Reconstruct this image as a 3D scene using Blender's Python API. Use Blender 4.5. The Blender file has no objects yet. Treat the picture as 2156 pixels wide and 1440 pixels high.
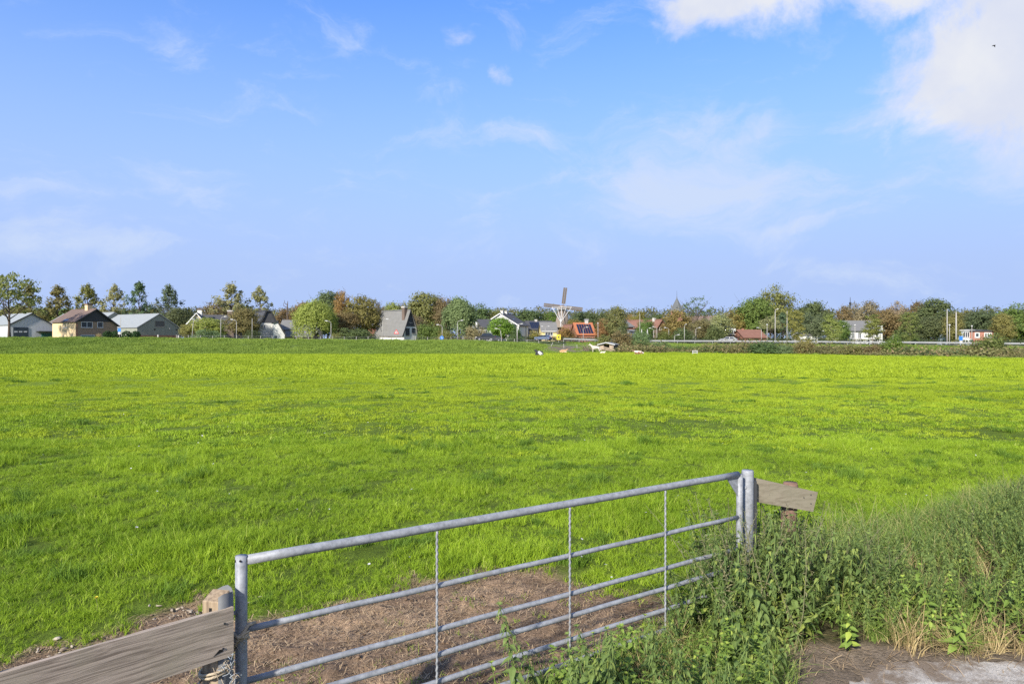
import bpy, bmesh, math, random
import numpy as np
from mathutils import Vector, Matrix

# ------------------------------------------------------------------ camera, sky, sun, exposure
H = 2.34            # eye height above the gateway
F = 1437.0          # focal length in photo pixels (24 mm on a 36 mm frame, 2156 px wide)
CX, HY = 1078.0, 712.0
R = math.radians
SC = bpy.context.scene
COL = SC.collection

cam_d = bpy.data.cameras.new('camera'); cam = bpy.data.objects.new('camera', cam_d); COL.objects.link(cam)
cam.location = (0, 0, H); cam.rotation_euler = (R(90), 0, 0)
cam_d.sensor_width = 36; cam_d.lens = 24.0; cam_d.shift_y = -8 / 2156.0
cam_d.clip_start = 0.05; cam_d.clip_end = 20000
SC.camera = cam

SUN_V = Vector((-0.44, -0.75, 0.51)).normalized()
sun_d = bpy.data.lights.new('sun', 'SUN'); sun = bpy.data.objects.new('sun', sun_d); COL.objects.link(sun)
sun_d.energy = 3.7; sun_d.angle = R(2.2); sun_d.color = (1.0, 0.93, 0.82)
sun.rotation_euler = SUN_V.to_track_quat('Z', 'Y').to_euler(); sun.location = (-30, -20, 40)

SC.view_settings.view_transform = 'Standard'; SC.view_settings.look = 'None'
SC.view_settings.gamma = 1.0; SC.view_settings.use_curve_mapping = False
SC.view_settings.exposure = 1.2
SC.cycles.max_bounces = 6; SC.cycles.transparent_max_bounces = 8
SC.cycles.use_denoising = False
SC.cycles.sample_clamp_indirect = 3.0

world = bpy.data.worlds.new('World'); SC.world = world; world.use_nodes = True
def build_world():
    nt = world.node_tree; nt.nodes.clear(); N = nt.nodes; L = nt.links
    def nd(t, **kw):
        n = N.new(t)
        for k, v in kw.items(): setattr(n, k, v)
        return n
    def val(sock, v):
        if isinstance(v, bpy.types.NodeSocket): L.new(v, sock)
        else: sock.default_value = v
    def vm(op, a, b=None, out='Vector'):
        n = nd('ShaderNodeVectorMath', operation=op); val(n.inputs[0], a)
        if b is not None: val(n.inputs[1], b)
        return n.outputs[out]
    def ma(op, a, b=None, clamp=False):
        n = nd('ShaderNodeMath', operation=op, use_clamp=clamp); val(n.inputs[0], a)
        if b is not None: val(n.inputs[1], b)
        return n.outputs[0]
    def smooth(x, lo, hi, a=0.0, b=1.0):
        n = nd('ShaderNodeMapRange', interpolation_type='SMOOTHSTEP')
        val(n.inputs[0], x); n.inputs[1].default_value = lo; n.inputs[2].default_value = hi
        n.inputs[3].default_value = a; n.inputs[4].default_value = b
        return n.outputs[0]
    def noise(vec, scale, detail=8, rough=0.55, dist=0.0):
        n = nd('ShaderNodeTexNoise'); L.new(vec, n.inputs['Vector']); n.inputs['Scale'].default_value = scale
        n.inputs['Detail'].default_value = detail; n.inputs['Roughness'].default_value = rough; n.inputs['Distortion'].default_value = dist
        return n.outputs['Fac']
    sky = nd('ShaderNodeTexSky', sky_type='NISHITA'); sky.sun_disc = False
    sky.sun_elevation = math.asin(SUN_V.z); sky.sun_rotation = math.atan2(SUN_V.x, SUN_V.y)
    sky.altitude = 0; sky.air_density = 1.0; sky.dust_density = 0.25; sky.ozone_density = 1.5
    tc = nd('ShaderNodeTexCoord'); d = vm('NORMALIZE', tc.outputs['Generated'])
    sp = nd('ShaderNodeSeparateXYZ'); L.new(d, sp.inputs[0])
    zz = ma('ADD', ma('MAXIMUM', sp.outputs['Z'], 0.0), 0.16)
    cb = nd('ShaderNodeCombineXYZ'); L.new(ma('DIVIDE', sp.outputs['X'], zz), cb.inputs[0]); L.new(ma('DIVIDE', sp.outputs['Y'], zz), cb.inputs[1])
    plane = cb.outputs[0]
    # heaped clouds: banks of the sky broken up by turbulence
    wv = nd('ShaderNodeTexNoise'); L.new(d, wv.inputs['Vector']); wv.inputs['Scale'].default_value = 3.6; wv.inputs['Detail'].default_value = 7; wv.inputs['Roughness'].default_value = .6
    dw = vm('ADD', d, vm('MULTIPLY', vm('SUBTRACT', wv.outputs['Color'], (.5, .5, .5)), (.16, .0, .13)))
    def bump(px, py, rx, ry):
        c = Vector(((px - CX) / F, 1.0, (HY - py) / F)).normalized()
        q = vm('MULTIPLY', vm('SUBTRACT', dw, tuple(c)), (F / rx, F / rx, F / ry))
        return smooth(vm('LENGTH', q, out='Value'), 0.0, 1.0, 1.0, 0.0)
    n1 = noise(d, 7.0, 10, 0.62, 0.3)
    def bank(items, gain, lo, hi):
        t = None
        for px, py, rx, ry, w in items:
            b = ma('MULTIPLY', bump(px, py, rx, ry), w); t = b if t is None else ma('MAXIMUM', t, b)
        return t
    heap = bank(((2180, 130, 350, 265, .90), (2010, 210, 220, 90, .50), (1620, -40, 400, 165, .82), (1830, -40, 330, 120, .66), (960, 100, 130, 75, .42), (1085, 182, 60, 45, .42), (740, -2, 130, 40, .5), (2650, 250, 420, 200, .7), (-420, 120, 330, 180, .6)), 1, 0, 1)
    rest = ma('MULTIPLY', smooth(noise(plane, 0.7, 3, 0.5), 0.40, 0.60), ma('MULTIPLY', smooth(sp.outputs['Y'], 0.55, 0.0), 0.62))  # unseen cloud beside and behind the camera, thickened to whiten the blue fill light
    heap = ma('MAXIMUM', heap, rest)
    m1 = smooth(ma('ADD', ma('MULTIPLY', n1, 1.7), heap), 1.10, 1.52)
    soft = bank(((2130, 335, 280, 85, .70), (1570, 300, 240, 90, .62), (1480, 400, 520, 190, .58), (1290, 385, 200, 60, .5), (1400, 490, 300, 60, .45), (1690, 480, 360, 40, .45), (1060, 310, 260, 50, .4), (400, 430, 420, 80, .42), (80, 520, 330, 60, .35), (1800, 590, 250, 40, .4), (1950, 250, 330, 120, .4)), 1, 0, 1)
    mp = nd('ShaderNodeMapping'); mp.inputs['Scale'].default_value = (3.2, 3.2, 9.0); mp.inputs['Rotation'].default_value = (0, R(-8), 0); L.new(dw, mp.inputs['Vector'])
    n2 = noise(mp.outputs[0], 1.7, 10, 0.64, 0.5)
    m2 = smooth(ma('ADD', ma('MULTIPLY', n2, 2.8), ma('MULTIPLY', soft, 1.3)), 1.42, 2.45, 0.0, 0.95)
    # the air pales towards the horizon
    bg_sky = nd('ShaderNodeMixRGB', blend_type='MULTIPLY'); bg_sky.inputs[0].default_value = 1.0
    L.new(sky.outputs[0], bg_sky.inputs[1]); bg_sky.inputs[2].default_value = (0.78, 1.46, 2.45, 1)
    hz = nd('ShaderNodeMixRGB'); L.new(smooth(sp.outputs['Z'], 0.56, 0.06, 0.0, 1.0), hz.inputs[0]); L.new(bg_sky.outputs[0], hz.inputs[1]); hz.inputs[2].default_value = (3.95, 5.2, 8.3, 1)
    mx2 = nd('ShaderNodeMixRGB'); L.new(m2, mx2.inputs[0]); L.new(hz.outputs[0], mx2.inputs[1]); mx2.inputs[2].default_value = (5.4, 6.4, 8.4, 1)
    mx1 = nd('ShaderNodeMixRGB'); L.new(m1, mx1.inputs[0]); L.new(mx2.outputs[0], mx1.inputs[1])
    shade = nd('ShaderNodeMixRGB'); L.new(smooth(noise(d, 9.0, 5, 0.55), 0.35, 0.7), shade.inputs[0]); shade.inputs[1].default_value = (6.2, 6.6, 7.8, 1); shade.inputs[2].default_value = (7.2, 7.4, 7.9, 1)
    L.new(shade.outputs[0], mx1.inputs[2])
    bg = nd('ShaderNodeBackground'); L.new(mx1.outputs[0], bg.inputs[0]); bg.inputs[1].default_value = 0.05
    out = nd('ShaderNodeOutputWorld'); L.new(bg.outputs[0], out.inputs[0])
build_world()

# ------------------------------------------------------------------ helpers
rng = np.random.default_rng(7)
def at(px, py, D): return ((px - CX) / F * D, D, H - (py - HY) / F * D)
def ux(px): return (px - CX) / F
def tag(o, label=None, cat=None, group=None, kind=None):
    if label: o['label'] = label
    if cat: o['category'] = cat
    if group: o['group'] = group
    if kind: o['kind'] = kind
    return o
def empty(name, loc, rz=0.0, label=None, cat=None, group=None):
    o = bpy.data.objects.new(name, None); COL.objects.link(o); o.location = loc; o.rotation_euler = (0, 0, rz); o.empty_display_size = 0.3
    return tag(o, label, cat, group)
def link(name, me, parent=None, loc=None, rz=None):
    o = bpy.data.objects.new(name, me); COL.objects.link(o)
    if parent is not None: o.parent = parent
    if loc is not None: o.location = loc
    if rz is not None: o.rotation_euler = (0, 0, rz)
    return o
def copy_tree(o, parent=None):
    c = o.copy(); COL.objects.link(c); c.parent = parent
    for ch in list(o.children): copy_tree(ch, c)
    return c

class MB:
    def __init__(s): s.v = []; s.f = []
    def poly(s, pts):
        n = len(s.v); s.v += [tuple(p) for p in pts]; s.f.append(tuple(range(n, n + len(pts)))); return s
    def box(s, x0, x1, y0, y1, z0, z1):
        n = len(s.v); s.v += [(x, y, z) for z in (z0, z1) for x, y in ((x0, y0), (x1, y0), (x1, y1), (x0, y1))]
        s.f += [tuple(n + i for i in q) for q in ((3, 2, 1, 0), (4, 5, 6, 7), (0, 1, 5, 4), (1, 2, 6, 5), (2, 3, 7, 6), (3, 0, 4, 7))]; return s
    def prism(s, pts, vec):            # closed polygon swept along a vector
        n = len(s.v); k = len(pts); vec = Vector(vec)
        s.v += [tuple(Vector(p)) for p in pts] + [tuple(Vector(p) + vec) for p in pts]
        s.f.append(tuple(range(n + k - 1, n - 1, -1))); s.f.append(tuple(range(n + k, n + 2 * k)))
        for i in range(k):
            j = (i + 1) % k; s.f.append((n + i, n + j, n + k + j, n + k + i))
        return s
    def tube(s, pts, rad, sides=8, cap=True):
        pts = [Vector(p) for p in pts]; n0 = len(s.v); m = len(pts)
        if not hasattr(rad, '__len__'): rad = [rad] * m
        up = None
        for i, p in enumerate(pts):
            t = (pts[min(i + 1, m - 1)] - pts[max(i - 1, 0)]); t = t.normalized() if t.length > 1e-9 else Vector((0, 0, 1))
            if up is None:
                up = Vector((0, 0, 1)) if abs(t.z) < 0.9 else Vector((1, 0, 0))
            a = t.cross(up); a = a.normalized() if a.length > 1e-6 else Vector((1, 0, 0)); b = t.cross(a); up = -b if False else up
            for k in range(sides):
                w = 2 * math.pi * k / sides
                s.v.append(tuple(p + (a * math.cos(w) + b * math.sin(w)) * rad[i]))
        for i in range(m - 1):
            for k in range(sides):
                k2 = (k + 1) % sides
                s.f.append((n0 + i * sides + k, n0 + i * sides + k2, n0 + (i + 1) * sides + k2, n0 + (i + 1) * sides + k))
        if cap:
            s.f.append(tuple(n0 + k for k in range(sides - 1, -1, -1))); s.f.append(tuple(n0 + (m - 1) * sides + k for k in range(sides)))
        return s
    def mesh(s, name, mat, smooth=False):
        me = bpy.data.meshes.new(name); me.from_pydata(s.v, [], s.f); me.validate()
        bm = bmesh.new(); bm.from_mesh(me); bmesh.ops.recalc_face_normals(bm, faces=bm.faces); bm.to_mesh(me); bm.free()
        if mat: me.materials.append(mat)
        if smooth:
            me.polygons.foreach_set('use_smooth', [True] * len(me.polygons))
        return me
    def build(s, name, mat, parent=None, smooth=False, loc=None, rz=None):
        return link(name, s.mesh(name, mat, smooth), parent, loc, rz)

def np_mesh(name, V, faces, mat, v=None, smooth=False):
    """faces: list of (k, int array n x k); v: per-vertex random attribute"""
    me = bpy.data.meshes.new(name); V = np.asarray(V, np.float32)
    me.vertices.add(len(V)); me.vertices.foreach_set('co', V.ravel())
    tot = sum(a.size for k, a in faces); npoly = sum(len(a) for k, a in faces)
    me.loops.add(tot); me.polygons.add(npoly)
    me.loops.foreach_set('vertex_index', np.concatenate([a.ravel() for k, a in faces]).astype(np.int32))
    starts = []; o = 0
    for k, a in faces:
        starts.append(o + np.arange(len(a)) * k); o += a.size
    me.polygons.foreach_set('loop_start', np.concatenate(starts).astype(np.int32))
    if smooth: me.polygons.foreach_set('use_smooth', np.ones(npoly, bool))
    if v is not None:
        at_ = me.attributes.new('v', 'FLOAT', 'POINT'); at_.data.foreach_set('value', np.asarray(v, np.float32))
    me.update(calc_edges=True)
    if mat: me.materials.append(mat)
    return me

# smooth value noise for heights, masks and tints
_tab = np.random.default_rng(3).random((256, 256))
def vn(x, y, s=1.0, o=0):
    x = np.asarray(x, float) * s + 37.2 * o; y = np.asarray(y, float) * s + 11.7 * o
    xi = np.floor(x).astype(int); yi = np.floor(y).astype(int); fx = x - xi; fy = y - yi
    fx = fx * fx * (3 - 2 * fx); fy = fy * fy * (3 - 2 * fy)
    g = lambda a, b: _tab[a % 256, b % 256]
    return (g(xi, yi) * (1 - fx) + g(xi + 1, yi) * fx) * (1 - fy) + (g(xi, yi + 1) * (1 - fx) + g(xi + 1, yi + 1) * fx) * fy
def fbm(x, y, s=1.0, o=0, n=4):
    t = 0; a = 0.5; tot = 0
    for i in range(n): t = t + a * vn(x, y, s * 2 ** i, o + i * 5); tot += a; a *= 0.55
    return t / tot
def sstep(a, b, x):
    t = np.clip((np.asarray(x, float) - a) / (b - a), 0, 1); return t * t * (3 - 2 * t)

# ------------------------------------------------------------------ materials
def nodes_of(m):
    m.use_nodes = True; nt = m.node_tree; nt.nodes.clear(); return nt
def mat_solid(name, col, rough=0.7, var=0.12, scale=3.0, metal=0.0, bump=0.0, bscale=20.0, spec=0.3, stretch=(1, 1, 1), col2=None):
    m = bpy.data.materials.new(name); nt = nodes_of(m); N = nt.nodes; L = nt.links
    out = N.new('ShaderNodeOutputMaterial'); p = N.new('ShaderNodeBsdfPrincipled'); L.new(p.outputs[0], out.inputs[0])
    p.inputs['Roughness'].default_value = rough; p.inputs['Metallic'].default_value = metal; p.inputs['Specular IOR Level'].default_value = spec
    tc = N.new('ShaderNodeTexCoord'); mp = N.new('ShaderNodeMapping'); mp.inputs['Scale'].default_value = stretch; L.new(tc.outputs['Object'], mp.inputs[0])
    n = N.new('ShaderNodeTexNoise'); n.inputs['Scale'].default_value = scale; n.inputs['Detail'].default_value = 6; n.inputs['Roughness'].default_value = 0.65; L.new(mp.outputs[0], n.inputs['Vector'])
    mr = N.new('ShaderNodeMapRange'); mr.inputs[1].default_value = 0.3; mr.inputs[2].default_value = 0.7; L.new(n.outputs['Fac'], mr.inputs[0])
    mx = N.new('ShaderNodeMixRGB'); L.new(mr.outputs[0], mx.inputs[0])
    c2 = col2 or tuple(min(1, c * (1 + var)) for c in col[:3])
    mx.inputs[1].default_value = (*[c * (1 - var) for c in col[:3]], 1); mx.inputs[2].default_value = (*c2, 1)
    L.new(mx.outputs[0], p.inputs['Base Color'])
    if bump:
        b = N.new('ShaderNodeBump'); b.inputs['Strength'].default_value = bump; b.inputs['Distance'].default_value = 0.02
        n2 = N.new('ShaderNodeTexNoise'); n2.inputs['Scale'].default_value = bscale; n2.inputs['Detail'].default_value = 5; L.new(mp.outputs[0], n2.inputs['Vector'])
        L.new(n2.outputs['Fac'], b.inputs['Height']); L.new(b.outputs[0], p.inputs['Normal'])
    return m
def mat_rows(name, col, col2, size, axis='Z', rough=0.8, bump=0.4):
    """courses of tiles / boards / corrugation: bands along one axis"""
    m = bpy.data.materials.new(name); nt = nodes_of(m); N = nt.nodes; L = nt.links
    out = N.new('ShaderNodeOutputMaterial'); p = N.new('ShaderNodeBsdfPrincipled'); L.new(p.outputs[0], out.inputs[0]); p.inputs['Roughness'].default_value = rough
    p.inputs['Specular IOR Level'].default_value = 0.25
    tc = N.new('ShaderNodeTexCoord')
    w = N.new('ShaderNodeTexWave'); w.bands_direction = axis; w.inputs['Scale'].default_value = 0.314 / size * 1.0; w.inputs['Distortion'].default_value = 0.6; w.inputs['Detail Scale'].default_value = 3; L.new(tc.outputs['Object'], w.inputs['Vector'])
    n = N.new('ShaderNodeTexNoise'); n.inputs['Scale'].default_value = 1.1; n.inputs['Detail'].default_value = 7; n.inputs['Roughness'].default_value = 0.7; L.new(tc.outputs['Object'], n.inputs['Vector'])
    ad = N.new('ShaderNodeMath'); ad.operation = 'MULTIPLY_ADD'; L.new(w.outputs['Fac'], ad.inputs[0]); ad.inputs[1].default_value = 0.35; L.new(n.outputs['Fac'], ad.inputs[2])
    mr = N.new('ShaderNodeMapRange'); mr.inputs[1].default_value = 0.35; mr.inputs[2].default_value = 0.95; L.new(ad.outputs[0], mr.inputs[0])
    mx = N.new('ShaderNodeMixRGB'); L.new(mr.outputs[0], mx.inputs[0]); mx.inputs[1].default_value = (*col, 1); mx.inputs[2].default_value = (*col2, 1); L.new(mx.outputs[0], p.inputs['Base Color'])
    b = N.new('ShaderNodeBump'); b.inputs['Strength'].default_value = bump; b.inputs['Distance'].default_value = 0.05; L.new(w.outputs['Fac'], b.inputs['Height']); L.new(b.outputs[0], p.inputs['Normal'])
    return m
def mat_leaf(name, c1, c2, transl=0.35, objcol=False, nscale=0.25, c3=None, rough=0.6, spec=0.2, n2amt=0.5):
    """foliage: per-leaf tint v, broad patches by place, some light let through"""
    m = bpy.data.materials.new(name); nt = nodes_of(m); N = nt.nodes; L = nt.links
    out = N.new('ShaderNodeOutputMaterial'); p = N.new('ShaderNodeBsdfPrincipled'); p.inputs['Roughness'].default_value = rough; p.inputs['Specular IOR Level'].default_value = spec
    a = N.new('ShaderNodeAttribute'); a.attribute_name = 'v'; g = N.new('ShaderNodeNewGeometry')
    n = N.new('ShaderNodeTexNoise'); n.inputs['Scale'].default_value = nscale; n.inputs['Detail'].default_value = 5; n.inputs['Roughness'].default_value = 0.65; L.new(g.outputs['Position'], n.inputs['Vector'])
    nb = N.new('ShaderNodeTexNoise'); nb.inputs['Scale'].default_value = nscale * .22; nb.inputs['Detail'].default_value = 3; L.new(g.outputs['Position'], nb.inputs['Vector'])
    av = N.new('ShaderNodeMath'); av.operation = 'MULTIPLY_ADD'; L.new(nb.outputs['Fac'], av.inputs[0]); av.inputs[1].default_value = .45
    av2 = N.new('ShaderNodeMath'); av2.operation = 'MULTIPLY'; L.new(n.outputs['Fac'], av2.inputs[0]); av2.inputs[1].default_value = .55; L.new(av2.outputs[0], av.inputs[2])
    mr = N.new('ShaderNodeMapRange'); mr.inputs[1].default_value = 0.36; mr.inputs[2].default_value = 0.64; L.new(av.outputs[0], mr.inputs[0])
    ad = N.new('ShaderNodeMath'); ad.operation = 'MULTIPLY_ADD'; L.new(a.outputs['Fac'], ad.inputs[0]); ad.inputs[1].default_value = 1 - n2amt
    ml = N.new('ShaderNodeMath'); ml.operation = 'MULTIPLY'; L.new(mr.outputs[0], ml.inputs[0]); ml.inputs[1].default_value = n2amt; L.new(ml.outputs[0], ad.inputs[2])
    mx = N.new('ShaderNodeMixRGB'); L.new(ad.outputs[0], mx.inputs[0]); mx.inputs[1].default_value = (*c1, 1); mx.inputs[2].default_value = (*c2, 1)
    col = mx.outputs[0]
    if c3:
        gt = N.new('ShaderNodeMapRange'); gt.inputs[1].default_value = 0.80; gt.inputs[2].default_value = 0.97; L.new(a.outputs['Fac'], gt.inputs[0])
        m3 = N.new('ShaderNodeMixRGB'); L.new(gt.outputs[0], m3.inputs[0]); L.new(col, m3.inputs[1]); m3.inputs[2].default_value = (*c3, 1); col = m3.outputs[0]
    if objcol:
        oi = N.new('ShaderNodeObjectInfo'); mu = N.new('ShaderNodeMixRGB'); mu.blend_type = 'MULTIPLY'; mu.inputs[0].default_value = 1; L.new(col, mu.inputs[1]); L.new(oi.outputs['Color'], mu.inputs[2]); col = mu.outputs[0]
    L.new(col, p.inputs['Base Color'])
    t = N.new('ShaderNodeBsdfTranslucent'); L.new(col, t.inputs[0])
    mix = N.new('ShaderNodeMixShader'); mix.inputs[0].default_value = transl; L.new(p.outputs[0], mix.inputs[1]); L.new(t.outputs[0], mix.inputs[2]); L.new(mix.outputs[0], out.inputs[0])
    return m
def mat_glass(name, col, rough=0.15):
    m = bpy.data.materials.new(name); nt = nodes_of(m); N = nt.nodes; L = nt.links
    out = N.new('ShaderNodeOutputMaterial'); p = N.new('ShaderNodeBsdfPrincipled'); L.new(p.outputs[0], out.inputs[0])
    p.inputs['Base Color'].default_value = (*col, 1); p.inputs['Roughness'].default_value = rough; p.inputs['Specular IOR Level'].default_value = 0.5
    return m
# ------------------------------------------------------------------ lie of the land
# columns: bearing (as a photo column) -> (distance, level) knots beyond the pasture's middle
_cols = [(-700, [(60, -.3), (124, -.6), (142, 2.4), (152, 2.2), (170, 1.9), (400, 1.6), (6000, 1.6)]),
         (0,    [(60, -.3), (124, -.6), (142, 2.34), (152, 2.2), (170, 1.9), (400, 1.6), (6000, 1.6)]),
         (300,  [(60, -.3), (124, -.6), (142, 2.27), (152, 2.1), (170, 1.9), (400, 1.6), (6000, 1.6)]),
         (600,  [(60, -.3), (124, -.6), (142, 1.92), (152, 1.8), (170, 1.8), (400, 1.6), (6000, 1.6)]),
         (1000, [(60, -.3), (124, -.6), (142, 1.60), (152, 1.6), (170, 1.6), (400, 1.6), (6000, 1.6)]),
         (1110, [(60, -.3), (126, -.6), (142, 1.10), (152, 1.2), (175, 1.5), (400, 1.6), (6000, 1.6)]),
         (1200, [(60, -.3), (132, -.6), (144, 0.10), (155, .5), (180, 1.3), (400, 1.6), (6000, 1.6)]),
         (1300, [(60, -.3), (136, -.6), (147, -.30), (165, .7), (182, 1.1), (400, 1.6), (6000, 1.6)]),
         (1620, [(60, -.3), (124, -.6), (138, -.30), (154, .7), (168, .9), (400, 1.6), (6000, 1.6)]),
         (1880, [(60, -.3), (106, -.6), (122, -.30), (142, .6), (155, .7), (400, 1.6), (6000, 1.6)]),
         (2156, [(60, -.3), (94, -.6), (112, -.30), (128, .4), (143, .5), (400, 1.5), (6000, 1.6)]),
         (2900, [(60, -.3), (80, -.6), (98, -.30), (112, .4), (124, .5), (400, 1.5), (6000, 1.6)])]
_cu = np.array([ux(c[0]) for c in _cols])
def h_base(x, y):
    x = np.asarray(x, float); y = np.asarray(y, float); x, y = np.broadcast_arrays(x, y)
    near = -0.3 * sstep(10, 60, y)
    u = np.clip(x / np.maximum(y, 1.0), _cu[0], _cu[-1] - 1e-6)
    zs = np.stack([np.interp(y, [k[0] for k in c[1]], [k[1] for k in c[1]]) for c in _cols])
    j = np.clip(np.searchsorted(_cu, u, side='right') - 1, 0, len(_cu) - 2)
    w = (u - _cu[j]) / (_cu[j + 1] - _cu[j])
    ii = np.indices(u.shape)
    lo = zs[(j, *ii)]; hi = zs[(j + 1, *ii)]
    far = lo * (1 - w) + hi * w
    return np.where(y > 60, far, near)
def poly_sdf(x, y, P):
    x = np.asarray(x, float); y = np.asarray(y, float); d = np.full(x.shape, 1e9); ins = np.zeros(x.shape, bool); n = len(P)
    for i in range(n):
        ax, ay = P[i]; bx, by = P[(i + 1) % n]; ex, ey = bx - ax, by - ay
        t = np.clip(((x - ax) * ex + (y - ay) * ey) / (ex * ex + ey * ey), 0, 1)
        d = np.minimum(d, (x - ax - t * ex) ** 2 + (y - ay - t * ey) ** 2)
        c = ((ay > y) != (by > y)) & (x < (bx - ax) * (y - ay) / (by - ay + 1e-12) + ax); ins ^= c
    d = np.sqrt(d); return np.where(ins, -d, d)
MUD = [(-4.2, 4.3), (-3.5, 5.05), (-3.0, 5.9), (-2.72, 6.15), (-2.55, 5.75), (-2.1, 5.75), (-1.6, 6.1), (-1.1, 6.75), (-.3, 6.85), (.6, 6.7), (1.1, 6.35), (1.55, 5.95), (1.3, 5.25), (.5, 4.75), (-.2, 4.2), (-1.2, 3.4), (-1.9, 2.6), (-3.2, 2.2)]
SOIL = [(1.6, 5.05), (2.0, 5.28), (2.6, 5.18), (3.4, 5.05), (9, 5.0), (16, 4.6), (16, -9), (-9, -9), (-9, 1.0), (-1.6, 2.0), (1.1, 3.9)]
VERGE = [(1.35, 5.7), (1.9, 6.0), (2.6, 6.9), (4.2, 7.45), (5.6, 8.2), (7.0, 9.5), (9.0, 11.0), (14, 13.0), (19, 13.5), (16, 5.05), (9, 4.98), (3.4, 5.05), (2.5, 5.13), (1.9, 5.2)]
FRONT = [(-.05, 4.15), (.25, 4.45), (.75, 4.85), (1.3, 5.3), (1.75, 5.35), (2.0, 5.15), (1.75, 4.6), (1.5, 3.9), (.9, 3.0), (0.0, 3.2)]
def mud_mask(x, y):
    return 1 - sstep(-.14, .16, poly_sdf(x, y, MUD) + (fbm(x, y, 2.6, 1) - .5) * .75)
def soil_mask(x, y): return 1 - sstep(-.06, .08, poly_sdf(x, y, SOIL) + (fbm(x, y, 3.0, 2) - .5) * .25)
def hgt(x, y):
    x = np.asarray(x, float); y = np.asarray(y, float)
    z = h_base(x, y)
    d = np.hypot(x, y)
    soil = soil_mask(x, y)
    z = z + (fbm(x, y, 0.35, 3) - .5) * 0.22 * sstep(6, 14, d) + (fbm(x, y, 1.1, 4) - .5) * .15 * sstep(5, 9, d) * (1 - sstep(60, 90, d)) * (1 - soil)
    z = z + (fbm(x, y, 0.09, 9) - .5) * 0.35 * sstep(14, 40, d) * (1 - sstep(100, 130, y))
    m = mud_mask(x, y) * (1 - soil)
    z = z + m * ((fbm(x, y, 5.5, 6, 5) - .5) * .13 + (fbm(x, y, 17, 13, 3) - .5) * .05 - .035)
    z = z + (fbm(x, y, .8, 21) - .5) * .35 * sstep(124, 134, y) * (1 - sstep(150, 165, y))
    v = 1 - sstep(-.5, .3, poly_sdf(x, y, VERGE)); z = z + v * .05
    return z
def axis(lo, hi, f0, f1, st, g, far):
    a = list(np.arange(f0, f1 + 1e-6, st)); s = st; v = f1
    while v < hi:
        s = min(s * g, far); v += s; a.append(v)
    s = st; v = f0
    while v > lo:
        s = min(s * g, far); v -= s; a.insert(0, v)
    return np.array(a)
M_ground = bpy.data.materials.new('ground')
def ground_material():
    nt = nodes_of(M_ground); N = nt.nodes; L = nt.links
    out = N.new('ShaderNodeOutputMaterial'); p = N.new('ShaderNodeBsdfPrincipled'); L.new(p.outputs[0], out.inputs[0]); p.inputs['Roughness'].default_value = 0.95; p.inputs['Specular IOR Level'].default_value = 0.1
    a = N.new('ShaderNodeAttribute'); a.attribute_name = 'zone'; g = N.new('ShaderNodeNewGeometry')
    mixv = None
    for sc_, lo, hi in ((0.6, .70, 1.2), (7.0, .65, 1.35), (45.0, .55, 1.45)):
        n = N.new('ShaderNodeTexNoise'); n.inputs['Scale'].default_value = sc_; n.inputs['Detail'].default_value = 5; n.inputs['Roughness'].default_value = .7; L.new(g.outputs['Position'], n.inputs['Vector'])
        r = N.new('ShaderNodeMapRange'); r.inputs[1].default_value = .3; r.inputs[2].default_value = .7; r.inputs[3].default_value = lo; r.inputs[4].default_value = hi; L.new(n.outputs['Fac'], r.inputs[0])
        if mixv is None: mixv = r.outputs[0]
        else:
            q = N.new('ShaderNodeMath'); q.operation = 'MULTIPLY'; L.new(mixv, q.inputs[0]); L.new(r.outputs[0], q.inputs[1]); mixv = q.outputs[0]
    mu = N.new('ShaderNodeVectorMath'); mu.operation = 'SCALE'; L.new(a.outputs['Color'], mu.inputs[0]); L.new(mixv, mu.inputs['Scale']); L.new(mu.outputs[0], p.inputs['Base Color'])
    b = N.new('ShaderNodeBump'); b.inputs['Strength'].default_value = .8; b.inputs['Distance'].default_value = .03
    n = N.new('ShaderNodeTexNoise'); n.inputs['Scale'].default_value = 38; n.inputs['Detail'].default_value = 6; n.inputs['Roughness'].default_value = .7; L.new(g.outputs['Position'], n.inputs['Vector']); L.new(n.outputs['Fac'], b.inputs['Height']); L.new(b.outputs[0], p.inputs['Normal'])
ground_material()
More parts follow.
